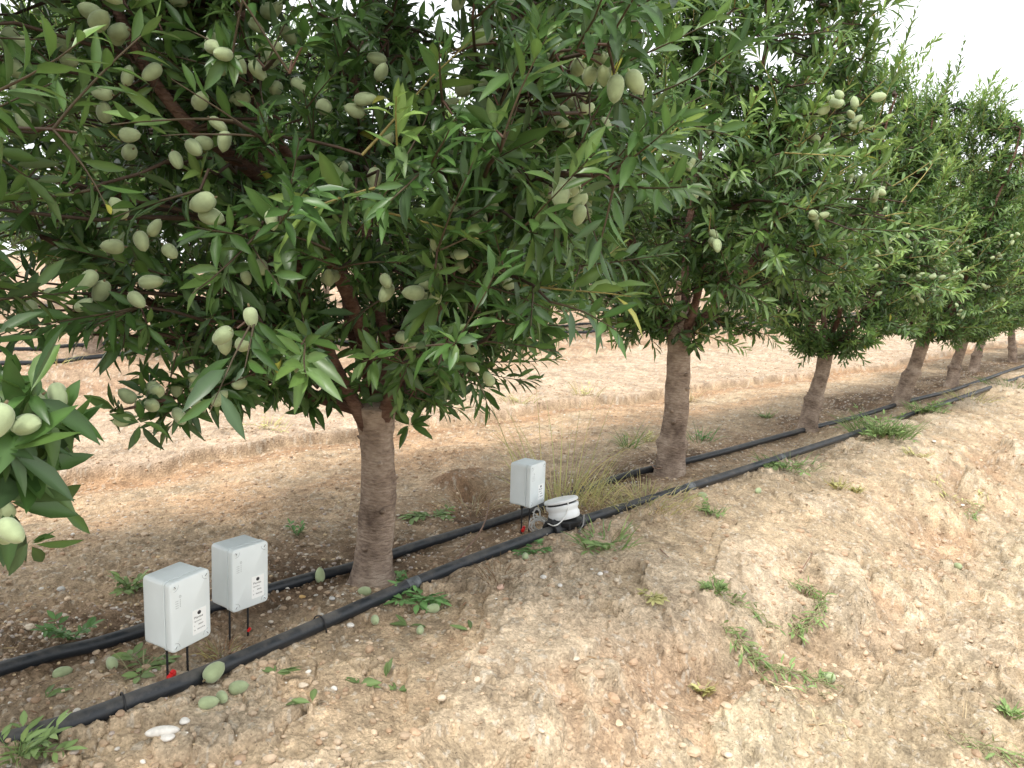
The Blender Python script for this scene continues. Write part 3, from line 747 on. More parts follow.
for i, p in enumerate(pos):
    use = (crownA, limA, crA) if i % 2 == 0 else (crownB, limB, crB)
    make_tree(p, labs[i], G1, trs[min(i, 4)], use[1], use[0], use[2].alm if i < 4 else use[2].alm[:90], rz=RZ[i], sc=SCT[i], sz=SZT[i], seed=i + 5, off=(ln(min(i, 4))[0] * .84, ln(min(i, 4))[1] * .84, 0))

# the tree whose trunk is left of the frame
u1, v1 = uv(T1.x, T1.y); x0, y0 = xy(u1 - 2.2, v1); T0 = Vector((x0, y0, gz(x0, y0)))
def lower0(q, depth):
    if depth < .25: return True
    px, py, z = proj(q)
    if px > 70: return py < 240 and px < 230
    if py > 480: return False
    return depth > 1.05 and (py < 250 or px < 10)
cr0, L0 = grow(404, 0., 1.5, 3.85, 330, .60, 6, True, 1.04, keep_far(T0, 1.1, lower0), .080, 2, 1.1)
LP[id(cr0)] = np.concatenate([l[1:] for l in L0])
for a, b, L, y in [((-60, 470, 1.25), (35, 405, 1.25), .10, .05), ((-40, 430, 1.3), (28, 400, 1.28), .10, .05), ((-50, 480, 1.3), (20, 440, 1.25), .095, .0), ((-60, 520, 1.3), (15, 480, 1.3), .09, .1), ((-60, 350, 1.4), (10, 345, 1.4), .09, .1), ((-30, 300, 1.5), (70, 300, 1.6), .08, .1)]:
    hero(cr0, T0, a, b, L, y, .016, 0)
for px, py, d in [(30, 395, 1.22), (18, 420, 1.22), (38, 405, 1.3), (5, 450, 1.2), (0, 390, 1.25), (20, 470, 1.3), (5, 500, 1.3), (45, 440, 1.35), (60, 420, 1.4)]:
    cr0.rosette(local(px, py, d, T0), nrm(np.array([.5, -.6, .35]) + rng.normal(0, .35, 3)), 15, .10, .0)
for px, py, d in [(60, 500, 1.5), (30, 540, 1.3), (10, 380, 1.3)]: cr0.rosette(local(px, py, d, T0), [.3, -.3, -.7], 6, .08, .1)
h0 = [(5, 405, 1.15), (15, 425, 1.2), (42, 395, 1.32), (0, 520, 1.2), (12, 541, 1.25), (-8, 556, 1.2), (14, 508, 1.3), (55, 385, 1.4)]
for px, py, d in h0: cr0.alm.insert(0, (local(px, py, d, T0), nrm(np.array([rng.normal(0, .7), -.2, rng.normal(-.4, .4)]))))
cr0.alm = cr0.alm[:95]; pr0 = [np.array(p) + np.array(T0) for p, _ in cr0.alm[:8]]; cr0.prune(clear_view(pr0, T0, .012))
lm0 = limb_px([(-160, 560, 1.5), (-60, 500, 1.3), (0, 455, 1.27), (30, 415, 1.25)], T0)
crown0 = cr0.mesh('crown', True)
P0 = np.vstack([[0, 0, .55], [.25, -.1, .7], lm0])
make_tree(T0, 'almond tree cut by the left edge, only its leafy branches reach into view', G1, trunk_mesh(21, .60, .066, (0, 0), None, .2), [limb_mesh(P, .026, .008, 80 + i) for i, P in enumerate(L0)] + [limb_mesh(P0, .016, .004, 99)], crown0, cr0.alm, seed=77)
# one more behind it, outside the frame, only shading; the row goes on past the camera
# ------------------------------------------------------------------ the rows beyond the alley
for row, (v_, lab) in enumerate([(-8.4, 'almond tree in the row across the bare alley, mostly hidden by nearer crowns'), (-14.4, 'small looking almond tree in the farthest row, seen in slivers under the near crowns')]):
    for k in range(15 if row == 0 else 17):
        u_ = -4.2 + k * 2.25 + row * .5 + rng.normal(0, .08); 
        if row == 0: u_ = -1.55 + (k - 2) * 2.25
        x, y = xy(u_, v_ + rng.normal(0, .05)); p = Vector((x, y, gz(x, y)))
        if not (-40 < math.degrees(math.atan2(p.x, p.y)) < 38 or p.length < 7): continue
        i = k + row
        use = (crownA, limA) if i % 2 else (crownB, limB)
        make_tree(p, lab, 'almond trees of the row across the alley' if row == 0 else 'almond trees of the farthest row', trs[i % 2 + (3 if i % 3 else 0)], [], use[0], [], rz=rng.random() * 6.28, sc=.95 + .1 * rng.random(), seed=i)

# ------------------------------------------------------------------ pipes
def smooth_path(pts, n=6):
    P = [np.array(p, float) for p in pts]; P = [2 * P[0] - P[1]] + P + [2 * P[-1] - P[-2]]; out = []
    for i in range(1, len(P) - 2):
        for k in range(n):
            t = k / n; a, b, c, d = P[i - 1], P[i], P[i + 1], P[i + 2]
            out.append(.5 * ((2 * b) + (c - a) * t + (2 * a - 5 * b + 4 * c - d) * t * t + (3 * b - a - 3 * c + d) * t ** 3))
    out.append(P[-2]); return np.array(out)
def pipe(pix, rad, label, ext0, sink=None, group=None, lift=.8):
    def zs(x, y):
        u, v = uv(x, y); a = np.linspace(-.08, .08, 5); U, V_ = np.meshgrid(u + a, v + a); return float(np.mean(soil(U.ravel(), V_.ravel()))) + rad * lift
    g = []
    for p in pix:                       # the pipe's axis lies a radius above the soil
        q = ground_at(*p); h = zs(q.x, q.y); r = ray(*p)
        for _ in range(4): t = (h - EYE) / r.z; q = EYEP + r * t; h = zs(q.x, q.y)
        g.append(q)
    first = g[0] + (g[0] - g[2]).normalized() * ext0; first.z = g[0].z
    P = smooth_path([tuple(p) for p in [first] + g], 14)
    for _ in range(12): P[1:-1] = (P[:-2] + 2 * P[1:-1] + P[2:]) / 4
    if sink: 
        for (s0, s1, dz) in sink:
            m = (uu > s0) & (uu < s1); P[m, 2] -= dz
    mb = MB(); mb.tube(P, rad, 16)
    o = mb.build('irrigation_pipe', M_pipe); tag(o, label, 'pipe', group)
    return o, P
front, FP = pipe([(0, 743), (78, 721), (153, 693), (200, 676), (305, 631), (400, 589), (480, 557), (560, 528), (622, 508), (700, 484), (780, 458), (860, 432), (900, 418), (960, 398), (1022, 377), (1060, 365)], .0215, 'thicker black pipe in front of the trunks, running through the meter fitting', 1.0, None, 'black irrigation pipes on the ground')
back, BP = pipe([(0, 669), (98, 644), (200, 611), (305, 579), (350, 568), (420, 545), (490, 524), (560, 500), (620, 477), (700, 458), (760, 442), (800, 431), (860, 416), (905, 402), (960, 388), (1020, 367), (1050, 360)], .0195, 'thinner black pipe behind, passing behind the boxes and the nearest trunk', 1.0, None, 'black irrigation pipes on the ground')
for (v_, lab) in ((-8.05, 'black pipe in front of the row across the alley'), (-8.75, 'black pipe behind the trunks of the row across the alley')):
    U = np.arange(-8, 40, .12); V_ = v_ + .05 * np.sin(U * 1.3) + .04 * np.sin(U * 3.1); X, Y = U * RU[0] + V_ * RN[0], U * RU[1] + V_ * RN[1]
    Z = soil(U, V_) + .016; mb = MB(); mb.tube(np.stack([X, Y, Z], 1), .026, 8); tag(mb.build('irrigation_pipe', M_pipe), lab, 'pipe', 'pipes of the row across the alley')
def along(P, px):                       # point of a pipe path seen at picture column px
    best = min(range(len(P)), key=lambda i: abs(proj(P[i])[0] - px) + (1e6 if (Vector(P[i]) - EYEP).dot(fw) < .3 else 0))
    i = max(1, min(len(P) - 2, best)); return P[i], nrm(P[i + 1] - P[i - 1])
for px, P, o, rad in [(412, FP, front, .0215), (783, FP, front, .0215), (690, FP, front, .0215), (860, FP, front, .0215)]:
    c, d = along(P, px); mb = MB(); h = rng.uniform(.02, .035); mb.tube([c - d * h, c - d * h * .3, c + d * h * .3, c + d * h], rad + .0009, 16, m=0, cap=False); q = mb.build('scuffed_band', M_pipemark, o)
# wire staples over the pipe
for px, lab in [(124, 'thin black wire staple over the front pipe left of the first box'), (318, 'thin black wire staple over the front pipe left of the nearest trunk')]:
    c, d = along(FP, px); s = nrm(np.cross(d, [0, 0, 1.])); r_a = .0215 + .0035; pts = []
    zl = gz(*(c[:2] + s[:2] * .035)) - .03
    pts.append(c + s * .034 + [0, 0, zl - c[2]])
    for a in np.linspace(0, math.pi, 9): pts.append(c + s * math.cos(a) * r_a * 1.05 + np.array([0, 0, math.sin(a) * r_a * 1.1]))
    pts.append(c - s * .034 + [0, 0, zl - c[2]])
    mb = MB(); mb.tube(pts, .0022, 6); tag(mb.build('wire_staple', M_rod), lab, 'staple', 'wire staples pinning the pipe')

# ------------------------------------------------------------------ sensor boxes
def text_mesh(s, size, m):
    cu = bpy.data.curves.new('lettering', 'FONT'); cu.body = s; cu.size = size; cu.align_x = 'LEFT'; cu.extrude = .0001; cu.resolution_u = 2
    o = bpy.data.objects.new('tmp', cu); C.objects.link(o); bpy.context.view_layer.update()
    me = bpy.data.meshes.new_from_object(o.evaluated_get(bpy.context.evaluated_depsgraph_get())); C.objects.unlink(o); bpy.data.objects.remove(o)
    me.materials.clear(); me.materials.append(m); return me
BW, BD, BH = .133, .104, .202
def sensor_box(foot, az, gap, label, codes, tilt=(0, 0), clip=True, clipside=-1):
    """box on two rods; local +x runs along the lid, -y is the lid's side"""
    e = empty('sensor_box', foot, 0, label, 'sensor box', 'grey sensor boxes on rods')
    e.rotation_euler = (tilt[0], tilt[1], math.pi / 2 - az); e.scale = (.9, .9, .9)
    z0 = gap; zc = z0 + BH / 2
    def rot(o, y, z=zc):                # built lying with z as depth, then stood up
        o.rotation_euler = (math.pi / 2, 0, 0); o.location = (0, y, z)
    mb = MB(); mb.rbox(0, 0, 0, BW - .004, BH - .004, BD - .020, .012, er=.006, seg=5)
    body = mb.build('body', M_box, e, sharp=50); rot(body, .010)
    mb = MB(); mb.rbox(0, 0, 0, BW, BH, .0055, .012, er=.0015, seg=5)
    rim = mb.build('rim', M_box, e, sharp=50); rot(rim, -.033)
    mb = MB(); mb.rbox(0, 0, 0, BW + .001, BH + .001, .024, .013, er=.0045, seg=5)
    lid = mb.build('lid', M_box, e, sharp=50); rot(lid, -.0495)
    # lid front lies at y = -.0615 ; children of the lid: screws and the sticker
    for sx in (-1, 1):
        for sz in (-1, 1):
            m2 = MB(); m2.lathe([(0, 0.0), (.0052, 0), (.0058, .0006), (.0048, .0012), (0, .0012)], 14)
            m2.rbox(0, 0, .00135, .008, .0016, .0004, .0003, m=1)
            s = m2.build('screw', [M_box, M_ink], lid); s.location = (sx * (BW / 2 - .014), sz * (BH / 2 - .014), .0118); s.rotation_euler = (0, 0, sx * sz * .9)
            m3 = MB(); m3.tube([(-.011, 0, 0), (-.004, .0045, .0002), (.004, .0045, .0002), (.011, 0, 0)], .0007, 5)
            g = m3.build('recess_shade', M_inkp, lid); g.location = (sx * (BW / 2 - .019), sz * (BH / 2 - .019), .0118); g.rotation_euler = (0, 0, -sx * sz * .78 + (math.pi if sz > 0 else 0))  # grey line stands in for the shade in the screw's recess
    m2 = MB(); m2.rbox(0, 0, 0, .036, .060, .0008, .001)
    st = m2.build('sticker', M_sticker, lid, smooth=False); st.location = (.026, -.040, .0126); st.scale = (1.3, 1.2, 1)
    dmb = MB(); dmb.lathe([(0, 0), (.0048, 0), (.0048, .0002), (0, .0002)], 18); k = dmb.build('logo_dot', M_ink, st); k.location = (0, .021, .0004)
    def wr(s, x, y, size, parent=st, mm=M_ink, z=.0005):
        me = text_mesh(s, size, mm); w = max(v.co.x for v in me.vertices); o = bpy.data.objects.new('lettering', me); C.objects.link(o); o.parent = parent; o.location = (x, y, z); return w
    wr('Plantae', -.0135, .0085, .0080); wr('Agriculture', -.0135, .0005, .0042); wr('n', -.0140, -.0095, .0042); wr(codes[0], -.003, -.0095, .0052); wr('id', -.0140, -.0205, .0042); wr(codes[1], -.006, -.0205, .0052)
    # faint moulded print near the lid's top
    for k in range(4):
        m2 = MB(); m2.rbox(0, 0, 0, .010, .0012, .0003, .0003); o = m2.build('moulded_mark', M_inkp, lid); o.location = (-.046, .045 - k * .0065, .0122); 
        m2 = MB(); m2.rbox(0, 0, 0, .0012, .0045, .0003, .0003); o = m2.build('moulded_mark', M_inkp, lid); o.location = (-.035, .046 - k * .0062, .0122)
    m2 = MB(); m2.lathe([(.0025, 0), (.0036, 0), (.0036, .0003), (.0025, .0003)], 16); o = m2.build('moulded_mark', M_inkp, lid); o.location = (-.035, .056, .0120)
    for sx in (-1, 1):
        m2 = MB(); m2.tube([(0, 0, -.12)] + [(0, 0, z0 * t) for t in (0, .3, .6, .9, 1.04)], .0032, 8)
        for t in range(9): m2.lathe([(.0032, -.001 + t * z0 / 9), (.0045, t * z0 / 9), (.0032, .001 + t * z0 / 9)], 8)
        m2.lathe([(.0031, z0 - .016), (.0075, z0 - .016), (.0085, z0 - .004), (.0085, z0 + .001), (.003, z0 + .001)], 10)
        o = m2.build('rod', M_rod, e); o.location = (sx * .034, .0, 0)
    if clip:
        m2 = MB(); m2.rbox(0, 0, 0, .030, .014, .015, .003, er=.002); m2.rbox(.006, 0, .009, .012, .010, .006, .002, er=.001)
        o = m2.build('red_clip', M_red, e); o.location = (clipside * .034 + (.008 if clip is True else 0), -.006, .030); o.rotation_euler = (.1, -.25, .3)
        if clip == 'small': o.scale = (.5, .5, .5)
    return e, body, lid
f1 = ground_at(178, 678); f2 = ground_at(239, 641); f3 = ground_at(525, 533)
B1, _, _ = sensor_box(f1 + Vector((0, 0, -.008)), math.radians(27), .128, 'nearest grey sensor box, leftmost of the three, above a bright red clip', ('00007', '00A27C4'), (.02, -.02), True, -1)
B2, _, _ = sensor_box(f2 + Vector((0, 0, -.008)), math.radians(35), .135, 'grey sensor box just left of the nearest trunk, middle of the three', ('00004', '00A27B1'), (.0, .01), 'small', 1)
B3, _, _ = sensor_box(f3 + Vector((0, 0, -.005)), math.radians(33), .150, 'grey sensor box beside the white capped water meter', ('00009', '00A27D8'), (.0, -.01), True, -1)

# ------------------------------------------------------------------ water meter on the pipe
c, d = along(FP, 563); c = Vector(c); d = Vector(d); d.z = 0; d.normalize()
me_root = empty('water_meter', (c.x, c.y, c.z), math.atan2(d.y, d.x), 'white round water meter with lid in black fitting on the front pipe', 'water meter'); me_root.scale = (1.12, 1.12, 1.08)
mb = MB(); X90 = Matrix.Rotation(math.pi / 2, 4, 'Y')
mb.lathe([(.024, -.085), (.036, -.085), (.038, -.078), (.038, -.058), (.032, -.054), (.033, -.04), (.043, -.03), (.045, 0), (.043, .03), (.033, .04), (.032, .054), (.038, .058), (.038, .078), (.036, .085), (.024, .085)], 24, X90)
mb.lathe([(.046, -.01), (.050, .010), (.062, .020), (.064, .034), (.058, .038), (0, .038)], 28)
for k in range(8):
    a = k * math.pi / 4 + .2; mb.rbox(math.cos(a) * .057, math.sin(a) * .057, .020, .012, .012, .030, .004, er=.002)
for sx in (-.068, .068):
    for k in range(8):
        a = k * math.pi / 4; mb.tube([(sx - .010, math.cos(a) * .038, math.sin(a) * .038), (sx + .010, math.cos(a) * .038, math.sin(a) * .038)], .004, 6)
fit = mb.build('pipe_fitting', M_black, me_root, sharp=45)
T_ = Matrix.Translation((0, 0, .036)) @ Matrix.Rotation(math.radians(-3), 4, 'Y') @ Matrix.Rotation(math.radians(-17), 4, 'X') @ Matrix.Diagonal((1, 1, .82, 1))
mb = MB(); mb.lathe([(0, .0), (.056, .0), (.0585, .008), (.059, .022), (.055, .034), (.056, .040), (.062, .050), (.0625, .062), (.060, .066), (0, .066)], 36, T_)
cap = mb.build('meter_body', M_white, me_root, sharp=40)
mb = MB(); mb.lathe([(0, .0655), (.054, .0655), (.054, .0755), (0, .0755)], 32, T_); mb.build('dark_gap', M_black, me_root, sharp=40)
mb = MB(); mb.lathe([(0, .0745), (.058, .0745), (.064, .0765), (.065, .083), (.061, .089), (.052, .091), (0, .092)], 36, T_)
lidm = mb.build('lid', M_white, me_root, sharp=40)
mb = MB(); mb.tube([(-.02, .060, .055), (-.01, .066, .02), (.01, .058, -.02), (.03, .045, -.035)], .0025, 6); mb.tube([(.05, -.05, .05), (.03, -.064, .02), (0, -.060, -.02), (-.03, -.045, -.03)], .0025, 6)
mb.build('clamp_wire', M_steel, me_root)
# loop of cable from meter to box and the coil hanging from the box
bw = B3.matrix_world if False else None
e_c, e_s = math.cos(B3.rotation_euler.z), math.sin(B3.rotation_euler.z)
def b3(x, y, z): return (f3.x + e_c * x - e_s * y, f3.y + e_s * x + e_c * y, f3.z + z)
P_top = c + Vector((0, 0, .115)); toward = -Vector((ray(560, 500).x, ray(560, 500).y, 0)).normalized()
pts = smooth_path([b3(.02, -.02, .09), b3(.03, -.06, .065), list(c + toward * .075 - d * .075 + Vector((0, 0, .045))), list(c + toward * .082 - d * .02 + Vector((0, 0, .055))), list(c + toward * .072 + d * .012 + Vector((0, 0, .085))), list(c + toward * .058 + d * .016 + Vector((0, 0, .122)))], 8)
mb = MB(); mb.tube(pts, .0026, 7); tag(mb.build('signal_cable', M_cable), 'thin white cable looping from the meter lid to its grey box', 'cable')
mb = MB(); pts = []
cc = np.array(b3(.035, -.045, .035)); rgt = np.array([rt.x, rt.y, 0]); 
for i in range(150):
    a = i * .30; R_ = .032 + .006 * math.sin(i * .13); w_ = .010 * math.sin(i * .071)
    pts.append(cc + rgt * (math.cos(a) * R_ + w_) + np.array([0, 0, math.sin(a) * R_ * .9 + .004 * math.cos(i * .2)]) + np.array([toward.x, toward.y, 0]) * (.010 * math.sin(i * .05) + .006 * math.sin(a * .5)))
for i in range(70):
    a = i * .35; pts.append(cc + rgt * (math.cos(a) * .014 - .010) + np.array([0, 0, .045 + math.sin(a) * .026]) + np.array([toward.x, toward.y, 0]) * .012 * math.sin(i * .2))
mb.tube(pts, .0023, 6); tag(mb.build('cable_coil', M_cable), 'tangled coil of white cable hanging under the box beside the meter', 'cable coil')

# ------------------------------------------------------------------ stones, almonds, litter
def blob(nseed, seg=7, ring=5, flat=.6):
    r = np.random.default_rng(nseed); V = []
    for i in range(ring + 1):
        a = math.pi * i / ring
        for j in range(seg):
            b = 2 * math.pi * j / seg; p = np.array([math.sin(a) * math.cos(b), math.sin(a) * math.sin(b), math.cos(a)])
            V.append(p)
    V = np.array(V); dirs = r.normal(0, 1, (6, 3)); k = 1 + .13 * np.sin(V @ dirs.T * 1.6).sum(1) / 2.2
    V = V * k[:, None] * np.array([1, r.uniform(.6, .95), flat * r.uniform(.7, 1.1)])
    Q = [(i * seg + j, i * seg + (j + 1) % seg, (i + 1) * seg + (j + 1) % seg, (i + 1) * seg + j) for i in range(ring) for j in range(seg)]
    return V, np.array(Q)[:, ::-1]
BL = [blob(k) for k in range(12)]
def scatter(name, n, fu, fv, size, cols, label, sink=.25, flat=1., cat=None, smooth=True):
    V_all, Q_all, C_all, o = [], [], [], 0
    U = fu(n); V0 = fv(n); Z = soil(U, V0); X = U * RU[0] + V0 * RN[0]; Y = U * RU[1] + V0 * RN[1]
    S = size(n); cols = np.array(cols)
    for i in range(n):
        d = math.hypot(X[i], Y[i])
        if abs(math.atan2(X[i], Y[i])) > .85 or d < 1.1: continue
        bV, bQ = BL[i % 12]; a = rng.random() * 6.28; ca, sa = math.cos(a), math.sin(a)
        v = bV * S[i]; v = np.stack([v[:, 0] * ca - v[:, 1] * sa, v[:, 0] * sa + v[:, 1] * ca, v[:, 2] * flat], 1) + [X[i], Y[i], Z[i] + S[i] * (.5 - sink) * flat]
        V_all.append(v); Q_all.append(bQ + o); o += len(v)
        C_all.append(np.ones((len(v), 3)) * cols[rng.integers(len(cols))] * rng.uniform(.8, 1.15))
    me = np_mesh(name, np.concatenate(V_all), [np.concatenate(Q_all)], [M_pebble], np.concatenate(C_all), None, smooth)
    ob = bpy.data.objects.new(name, me); C.objects.link(ob); tag(ob, label, cat, None, 'stuff')
PC = [(.62, .54, .44), (.55, .42, .30), (.70, .66, .58), (.46, .34, .24), (.50, .42, .36), (.66, .50, .30), (.42, .36, .32)]
lu = lambda n: .3 + 14 * rng.random(n) ** 1.9
scatter('gravel', 7000, lu, lambda n: np.where(rng.random(n) < .75, rng.normal(-2.40, .30, n), rng.uniform(-4.2, -1.4, n)), lambda n: .0022 + .0085 * rng.random(n) ** 3.2, PC, 'small pale gravel strewn along the pipes', cat='gravel')
scatter('crumbs', 30000, lu, lambda n: rng.uniform(-4.8, 1.0, n), lambda n: .0022 + .011 * rng.random(n) ** 3.2, [(.50, .38, .26), (.56, .43, .30), (.44, .32, .21), (.40, .27, .17)], 'crumbs of dry sandy soil over the bank and alley', sink=.3, cat='soil crumbs', smooth=False)
scatter('clods', 2600, lu, lambda n: np.where(rng.random(n) < .3, rng.uniform(-4.75, -3.0, n), np.where(rng.random(n) < .6, rng.normal(-1.0, .16, n), rng.uniform(-1.9, .6, n))), lambda n: .005 + .019 * rng.random(n) ** 3, [(.50, .37, .25), (.55, .42, .29), (.45, .31, .20)], 'loose clods of earth on bank and alley', sink=.5, cat='clods', smooth=False)

def ground_thing(name, V, Q, m, col, loc, label, cat, group): 
    mb = MB(); mb.add(V, Q, None, col); o = mb.build(name, m); o.location = loc; return tag(o, label, cat, group)
# single stones one can point at
stones = [(162, 733, .024, 'long white stone below the front pipe, upper of a close pair'), (167, 742, .017, 'round white stone, lower of the close pair in front of the front pipe'), (185, 722, .012, 'small cream stone just right of the pair of white stones'),
          (30, 630, .016, 'pale stone behind the back pipe at the left edge'), (90, 605, .011, 'tan stone on the brown soil behind the back pipe'), (62, 590, .014, 'flat grey stone behind the leftmost box'),
          (288, 600, .011, 'cream stone between the pipes beside the nearest trunk'), (302, 598, .011, 'yellowish stone between the pipes, left of the upright green almond'), (332, 602, .012, 'grey stone between the pipes left of the nearest trunk'),
          (303, 687, .013, 'beige stone on the bank above the fallen leaf sprigs'), (334, 690, .010, 'white stone at the edge of the leaf sprig on the bank'), (442, 706, .012, 'round tan stone in the middle of the near bank'),
          (600, 575, .012, 'white chip of stone on the bank below the meter'), (543, 578, .013, 'chalky white stone on the bank in front of the meter'), (560, 587, .010, 'small white stone just right of the chalky one'),
          (575, 660, .013, 'cream stone half sunk in the crust of the bank'), (616, 582, .012, 'oval tan stone on the bank right of the meter'), (541, 731, .011, 'pair forming pale stone on the bottom of the bank'),
          (934, 442, .020, 'bright white stone on the bank below the big weed clump'), (962, 508, .014, 'white stone on the far right slope'), (728, 760, .012, 'whitish stone at the bottom edge'), (478, 682, .014, 'flat beige stone near the centre of the bank'),
          (120, 727, .012, 'brownish stone beside the front pipe'), (57, 755, .014, 'brown stone at the foot of the bottom left weed'), (500, 590, .016, 'pinkish stone in the brown patch by the front pipe'), (350, 627, .012, 'small white stone in front of the pipe by the nearest trunk')]
for i, (px, py, s, lab) in enumerate(stones):
    g = ground_at(px, py); V, Q = blob(200 + i, 14, 9, .55)
    col = (.72, .69, .63) if 'white' in lab or 'chalky' in lab else (.50, .49, .46) if 'grey' in lab else (.62, .42, .32) if 'pink' in lab else (.62, .40, .16) if 'yellow' in lab else (.42, .29, .19) if 'brown' in lab else (.66, .56, .43)
    if 'long' in lab: V = V * [1.5, .75, .8]
    o = ground_thing('stone', V * s, Q, M_pebble, col, (g.x, g.y, g.z + s * .22), lab, 'stone', 'loose stones on the soil'); o.rotation_euler = (0, 0, rng.random() * 6 if 'long' not in lab else .3)
# fallen green almonds
fall = [(198, 678, 'green almond leaning on the front of the front pipe below the middle box', 1.35), (62, 677, 'green almond on the soil between the pipes at the left', 1.0), (112, 667, 'green almond between the pipes just left of the leftmost box', 1.0),
        (208, 709, 'fallen almond, leftmost of the row of three below the front pipe', 1.05), (222, 703, 'fallen almond, middle of the row of three below the front pipe', 1.0), (238, 693, 'fallen almond, rightmost of the row of three below the front pipe', 1.05),
        (316, 587, 'green almond standing on the back pipe left of the nearest trunk', 1.15), (365, 594, 'pale almond at the foot of the nearest trunk', 1.0), (433, 612, 'green almond on the bank below the leafy weed', 1.1), (375, 624, 'small almond in front of the pipe near the nearest trunk', 1.0),
        (702, 497, 'fallen almond on the bank right of the grassy patch', .95), (758, 493, 'fallen almond in the weeds below the front pipe', 1.0), (828, 682, 'single fallen almond beside the weeds on the right slope', 1.15), (525, 560, 'fallen almond on the bank below the third box', 1.0), (420, 634, 'thin fallen almond below the leafy weed', .9), (958, 568, 'fallen almond on the far right slope', .9)]
for i, (px, py, lab, s) in enumerate(fall):
    g = ground_at(px, py); o = bpy.data.objects.new('fallen_almond', ALM[i % 5]); C.objects.link(o); tag(o, lab, 'almond', 'almonds fallen on the ground')
    s *= 1.0; o.scale = (s, s, s); a = rng.random() * 6.28; o.rotation_mode = 'QUATERNION'
    if i == 0:
        c_, d_ = along(FP, 200); s_ = nrm(np.cross(d_, [0, 0, 1.])); s_ = s_ if s_[1] < 0 else -s_
        dv = nrm(d_ * .9 + [0, 0, .35]); o.location = Vector(c_ + s_ * .036 - d_ * .02 + np.array([0, 0, .006])); o.rotation_quaternion = quat_to(dv, 1.3)
    elif i == 6:
        c_, d_ = along(BP, 316); s_ = nrm(np.cross(d_, [0, 0, 1.])); s_ = s_ if s_[1] < 0 else -s_
        o.location = Vector(c_ + s_ * .030 + np.array([0, 0, -.012])); o.rotation_quaternion = quat_to((-.1, .1, 1), .3)
    else:
        dv = Vector((math.cos(a), math.sin(a) * .5, .08)).normalized(); o.location = g + Vector((0, 0, .009 * s)) - dv * .02 * s; o.rotation_quaternion = quat_to(dv, 1.57)

# ------------------------------------------------------------------ weeds
GR = np.array([.20, .29, .105]); YG = np.array([.46, .44, .19]); STRAW = np.array([.60, .51, .31]); BRN = np.array([.30, .19, .10]); DG = np.array([.095, .18, .06])
def grass(n, h, spread, col, lean=.5, w=.004, seed=0, tilt=(0, 0), k=6):
    w = w * 1.5
    r = np.random.default_rng(seed); mb = MB()
    for i in range(n):
        a = r.random() * 6.28; b = np.array([math.cos(a), math.sin(a), 0]) * spread * math.sqrt(r.random()) * .5; L = h * r.uniform(.45, 1.1)
        d = nrm(np.array([math.cos(a) * lean * r.uniform(.2, 1) + tilt[0], math.sin(a) * lean * r.uniform(.2, 1) + tilt[1], 1.])); s = nrm(np.cross(d, r.normal(0, 1, 3))); p = b.copy(); V = []
        bd = r.uniform(.1, .6) * lean
        for q in range(k):
            f = q / (k - 1); ww = w * (1 - f) ** .7 * r.uniform(.9, 1.1) + .0003; V += [p - s * ww / 2, p + s * ww / 2]
            d = nrm(d + np.array([math.cos(a) * bd, math.sin(a) * bd, -bd * .9]) * .45); p = p + d * L / (k - 1)
            if p[2] < .002: p[2] = .002
        Q = [(2 * q, 2 * q + 1, 2 * q + 3, 2 * q + 2) for q in range(k - 1)]
        mb.add(V, Q, None, col * r.uniform(.7, 1.25) * np.array([r.uniform(.9, 1.15), 1, 1]))
    return mb
def leafy(n, h, spread, col, L=.05, wr=.4, seed=0, creep=False):
    r = np.random.default_rng(seed); mb = MB(); O, D, Nn, Ls, Wd, B, Cc = [], [], [], [], [], [], []
    for i in range(n):
        a = r.random() * 6.28; ln = spread * r.uniform(.4, 1); st = 5; d = nrm(np.array([math.cos(a), math.sin(a), .15 if creep else h / spread * r.uniform(.5, 1.5)])); p = np.zeros(3); pts = [p]
        for q in range(st):
            d = nrm(d + r.normal(0, .12, 3) + np.array([0, 0, -.03 if creep else 0])); p = p + d * ln / st; p[2] = max(p[2], .004); pts.append(p.copy())
        mb.tube(pts, np.linspace(.0022, .001, st + 1), 4, col * .9, 0, False)
        for q in range(1, st + 1):
            for side in (-1, 1):
                dd = nrm(pts[q] - pts[q - 1]); sv = nrm(np.cross(dd, [0, 0, 1])) * side
                O.append(pts[q]); D.append(dd * .6 + sv * .9 + [0, 0, r.uniform(-.1, .35)]); Nn.append(np.array([0, 0, 1]) + r.normal(0, .3, 3)); l = L * r.uniform(.55, 1.15); Ls.append(l); Wd.append(l * wr * r.uniform(.8, 1.2)); B.append(r.uniform(0, .3)); Cc.append(col * r.uniform(.75, 1.3))
        O.append(pts[-1]); D.append(dd); Nn.append(np.array([0, 0, 1.])); Ls.append(L); Wd.append(L * wr); B.append(.1); Cc.append(col * 1.2)
    leaves(mb, np.array(O), np.array(D), np.array(Nn), Ls, Wd, B, np.array(Cc), fold=.1, rib=1.2)
    return mb
def merge(a, b):
    n0 = a.n; a.v += b.v; a.c += b.c; a.q += [q + n0 for q in b.q]; a.qm += b.qm; a.t += [q + n0 for q in b.t]; a.tm += b.tm; a.n += b.n; return a
def put(mb, name, px, py, label, cat, group, rz=0, dz=-.004):
    g = ground_at(px, py); o = mb.build(name, M_weed); o.location = g + Vector((0, 0, dz)); o.rotation_euler = (0, 0, rz)
    # lay it on the slope
    return tag(o, label, cat, group)
WG = 'weeds on the orchard soil'
put(merge(grass(18, .09, .09, GR * 1.1, .9, .004, 1), leafy(6, .06, .11, GR * 1.15, .055, .28, 2)), 'weed', 18, 757, 'bright green leafy weed over the front pipe, bottom left corner', 'weed', WG)
